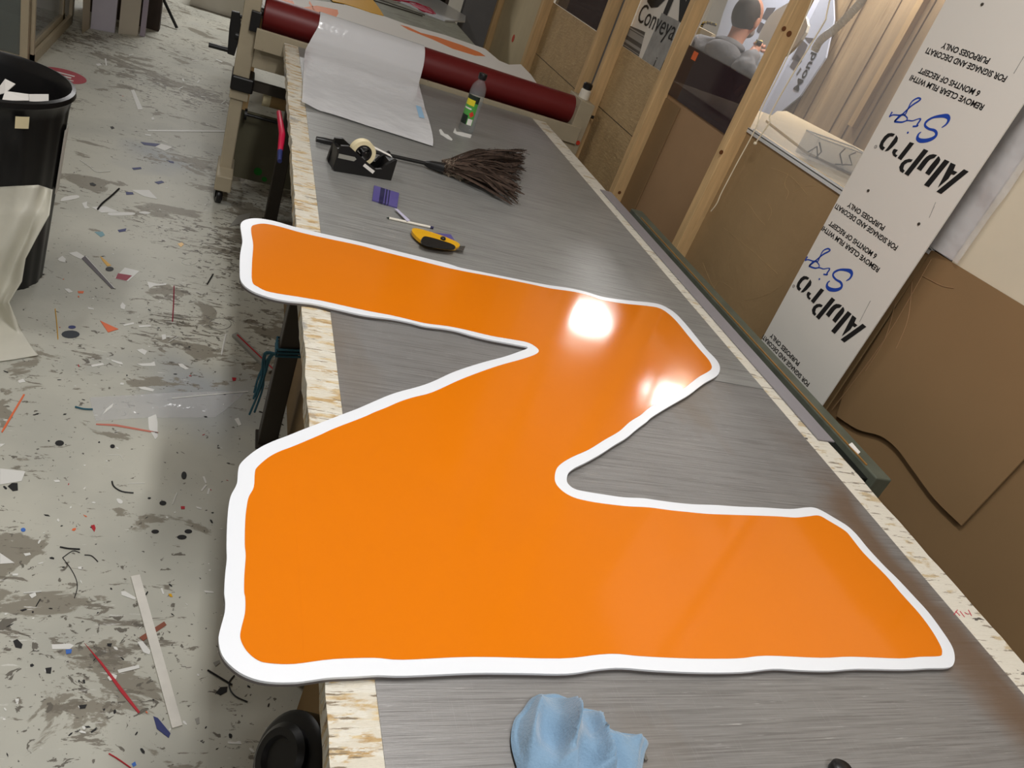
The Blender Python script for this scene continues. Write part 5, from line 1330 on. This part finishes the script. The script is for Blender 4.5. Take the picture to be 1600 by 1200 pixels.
litter(A3, [(1430,300),(1490,228),(1565,212),(1560,240),(1500,280)], M_scrapg, 'grey cardboard triangle beside the top left end of the sign', 'card_offcut', 'offcut', .002)
o = litter(A3, [(1448,985),(1480,972),(1720,1200),(1680,1215)], M_scrapg, 'grey boxed strip with a red edge in the shade under the sign arm', 'edged_strip', 'strip', .012)
sheetpx([A3(*p) for p in ((1478,973),(1486,970),(1725,1198),(1718,1202))], FZ0 + .0122, M_redscrap, 'red_edge', None, None, .0006, o)
litter_line(A3, [(1412,970),(1398,1030),(1384,1097)], .003, S_, 'white stick standing out near the shaded floor', 'white_stick', 'stick')
litter(A3, [(197,503),(247,505),(245,521),(199,520)], M_ink, 'black rectangle close to the white bag')
litter(A3, [(240,592),(278,593),(276,600),(242,600)], M_ink, 'thin black chip below the black rectangle')
litter(A3, [(360,500),(390,480),(412,500),(405,520),(370,512)], S_, 'crumpled white scrap left of the dark edged strip')
litter(A3, [(920,640),(985,655),(1040,652),(1038,662),(960,668),(935,685),(925,660)], S_, 'forked white offcut right of the printed card')
litter(A3, [(752,790),(765,770),(785,790),(778,815),(755,808)], S_, 'white torn scrap above the orange triangle')
litter(A3, [(768,910),(835,895),(838,906),(775,918)], S_, 'white strip just right of the orange triangle')
litter(A3, [(865,915),(942,912),(942,922),(870,926)], S_, 'white strip second to the right of the orange triangle')
litter(A3, [(1010,972),(1035,970),(1038,998),(1015,1005)], S_, 'white square offcut right of the orange triangle')
litter_line(A3, [(1055,1018),(1112,982)], .0016, S_, 'white thread beside the white square offcut')
litter(A3, [(855,1068),(890,1060),(920,1075),(905,1100),(880,1085)], S_, 'star shaped white scrap in the middle of the floor')
litter(A3, [(548,800),(585,808),(588,816),(552,812)], S_, 'white chip on the brown scraped patch')
litter(A3, [(485,700),(525,700),(520,714),(490,712)], M_orange_s, 'small orange chip above the brown scraped patch')
litter(A3, [(1110,405),(1135,395),(1150,408),(1130,425)], M_yellow, 'yellow chip on the far floor')
litter(A3, [(735,318),(790,308),(785,325),(745,332)], M_navy, 'navy scrap right of the pale teal one')
litter(A3, [(785,80),(830,82),(835,95),(790,98)], M_navy, 'navy scrap touching the white four-sided offcut')
litter(A3, [(560,25),(580,22),(602,36),(590,44),(565,38)], M_ink, 'black blot right of the bin')
litter(A3, [(965,18),(1010,10),(1028,20),(990,32)], M_navy, 'navy offcut on the far floor near the press')
# crop 1
litter(A1, [(818,565),(838,561),(893,685),(862,686)], S_, 'white strip offcut on the far floor between bin and press', th=.0015)
litter(A1, [(922,812),(1445,816),(1450,826),(925,822)], S_, 'long straight thin white strip reaching the press leg', th=.0015)
litter(A1, [(968,918),(1010,899),(1080,920),(1030,943)], S_, 'white diamond offcut below the long thin strip')
litter(A1, [(878,888),(950,895),(1000,900),(975,915),(900,905)], M_navy, 'navy sliver left of the white diamond')
litter_line(A1, [(500,1000),(560,1040),(605,1074),(688,1070)], .002, S_, 'bent thin white strip right of the bin')
litter(A1, [(598,400),(625,397),(638,408),(612,413)], S_, 'white oval chip on the blue-grey patch of floor')
litter(A1, [(654,366),(664,366),(670,410),(660,411)], S_, 'short white stick right of the white oval chip')
litter(A1, [(900,838),(945,842),(942,852),(912,846)], S_, 'white sliver under the left end of the long thin strip')
litter(A1, [(688,792),(705,790),(716,802),(698,808)], M_ink, 'black chip right of the bin sticker')
litter(A1, [(945,735),(960,732),(965,748),(950,752)], S_, 'white chip above the long thin strip')
litter(A1, [(825,1050),(880,1045),(885,1056),(835,1062)], M_navy, 'navy chip between the bin and the press leg')
litter(A1, [(1048,1003),(1085,1010),(1088,1020),(1062,1016)], M_navy, 'navy chip below the white diamond')
for k, p in enumerate(((1145,500),(1240,510),(1130,550),(1270,605),(1330,590),(1395,640),(1420,655),(1330,700),(1395,688),(1350,735),(1300,780),(1370,380),(1220,380),(820,343),(1030,885))):
    a = random.uniform(0, 3.1); L1 = random.uniform(14, 26); w = random.uniform(3, 6)
    o = litter(A1, [(p[0] - L1 * math.cos(a) - w * math.sin(a), p[1] - .5 * (L1 * math.sin(a) - w * math.cos(a))), (p[0] + L1 * math.cos(a) - w * math.sin(a), p[1] + .5 * (L1 * math.sin(a) + w * math.cos(a))), (p[0] + L1 * math.cos(a) + w * math.sin(a), p[1] + .5 * (L1 * math.sin(a) - w * math.cos(a))), (p[0] - L1 * math.cos(a) + w * math.sin(a), p[1] - .5 * (L1 * math.sin(a) + w * math.cos(a)))], S_, 'tiny white clipping on the floor near the crank side of the press', 'vinyl_clipping', 'clipping')
    o['group'] = 'tiny white clippings by the press'
# floor sticker
c = H(97, 118, 0)
t = thing('floor_sticker', (c.x, c.y, 0), 'round red and white sticker on the floor right of the bin rim', 'sticker')
MB().cyl((c.x, c.y, .0004), (c.x, c.y, .0012), .13, n=40).build('disc', mat('faded red', (170, 66, 76), .6), t)
mk = MB(); mk.box((c.x - .07, c.y - .02, .0012), (c.x + .05, c.y + .005, .0016)).box((c.x - .04, c.y + .03, .0012), (c.x + .06, c.y + .05, .0016)).box((c.x - .03, c.y - .06, .0012), (c.x + .07, c.y - .045, .0016))
mk.build('white_bar', S_, t)

# scattered small flecks
def fleck(x, y, L1, w, a, m_, label, name, group):
    pts = []
    n_ = random.choice([4, 5, 6])
    for i in range(n_):
        an = 2 * math.pi * i / n_ + random.uniform(-.3, .3)
        px_, py_ = math.cos(an) * L1, math.sin(an) * w
        pts.append(V((x + px_ * math.cos(a) - py_ * math.sin(a), y + px_ * math.sin(a) + py_ * math.cos(a), FZ0)))
    o = MB().prism(pts, (0, 0, .0008)).build(name, m_); tag(o, label, 'fleck', group)
kinds = [(S_, 'tiny white vinyl fleck strewn on the workshop floor', 'white_fleck', 'tiny white flecks on the floor', 95),
         (M_ink, 'tiny black vinyl fleck strewn on the workshop floor', 'black_fleck', 'tiny black flecks on the floor', 90),
         (M_orange_s, 'tiny orange vinyl fleck strewn on the workshop floor', 'orange_fleck', 'tiny orange flecks on the floor', 8),
         (M_redscrap, 'tiny red vinyl fleck strewn on the workshop floor', 'red_fleck', 'tiny red flecks on the floor', 10)]
for m_, lb_, nm, gp, cnt in kinds:
    for k in range(cnt):
        while True:
            px_, py_ = random.uniform(5, 470), random.uniform(110, 1190)
            if py_ > 560 or px_ > 60 + (560 - py_) * .25: break
        q = H(px_, py_, 0)
        s_ = random.uniform(.5, 1.0)
        fleck(q.x, q.y, random.uniform(.004, .011) * s_, random.uniform(.0015, .005) * s_, random.uniform(0, 3.14), m_, lb_, nm, gp)

# ================================================================ ceiling lamps
def batten(x, y, along_x, label, w=.18):
    t = thing('ceiling_light', (x, y, 3.26), label, 'ceiling light')
    a, b = (.62, w / 2) if along_x else (w / 2, .62)
    MB().box((x - a, y - b, 3.30), (x + a, y + b, 3.50)).build('housing', M_white_p, t, bevel=.005)
    MB().box((x - a + .01, y - b + .01, 3.265), (x + a - .01, y + b - .01, 3.299)).build('diffuser', mat('lit diffuser', (255, 250, 240), .4, emit=((1, .97, .92, 1), 6)), t)
batten(.42, -.95, True, 'tube light on the ceiling behind the camera')
batten(.42, 1.15, False, 'tube light on the ceiling over the near end of the workbench')
batten(-1.3, 3.0, False, 'added fill light on the ceiling over the floor left of the bench')  # fixture made up for the left fill lamp
batten(.0, 8.9, True, 'added fill light on the ceiling beyond the grey bench')  # fixture made up for the far fill lamp
for x, y, lb_ in ((3.10, 5.38, 'round ceiling lamp in the next room, farther of the two'), (3.37, 4.25, 'round ceiling lamp in the next room, nearer of the two')):
    t = thing('ceiling_light', (x, y, 2.62), lb_, 'ceiling light')
    MB().lathe([(0, .0), (.17, .0), (.20, .02), (.20, .06), (0, .06)], (x, y, 2.62), 32).build('diffuser', MATS['lit diffuser'], t, smooth=40)
    MB().cyl((x, y, 2.68), (x, y, 3.5), .02).build('stem', M_white_p, t)
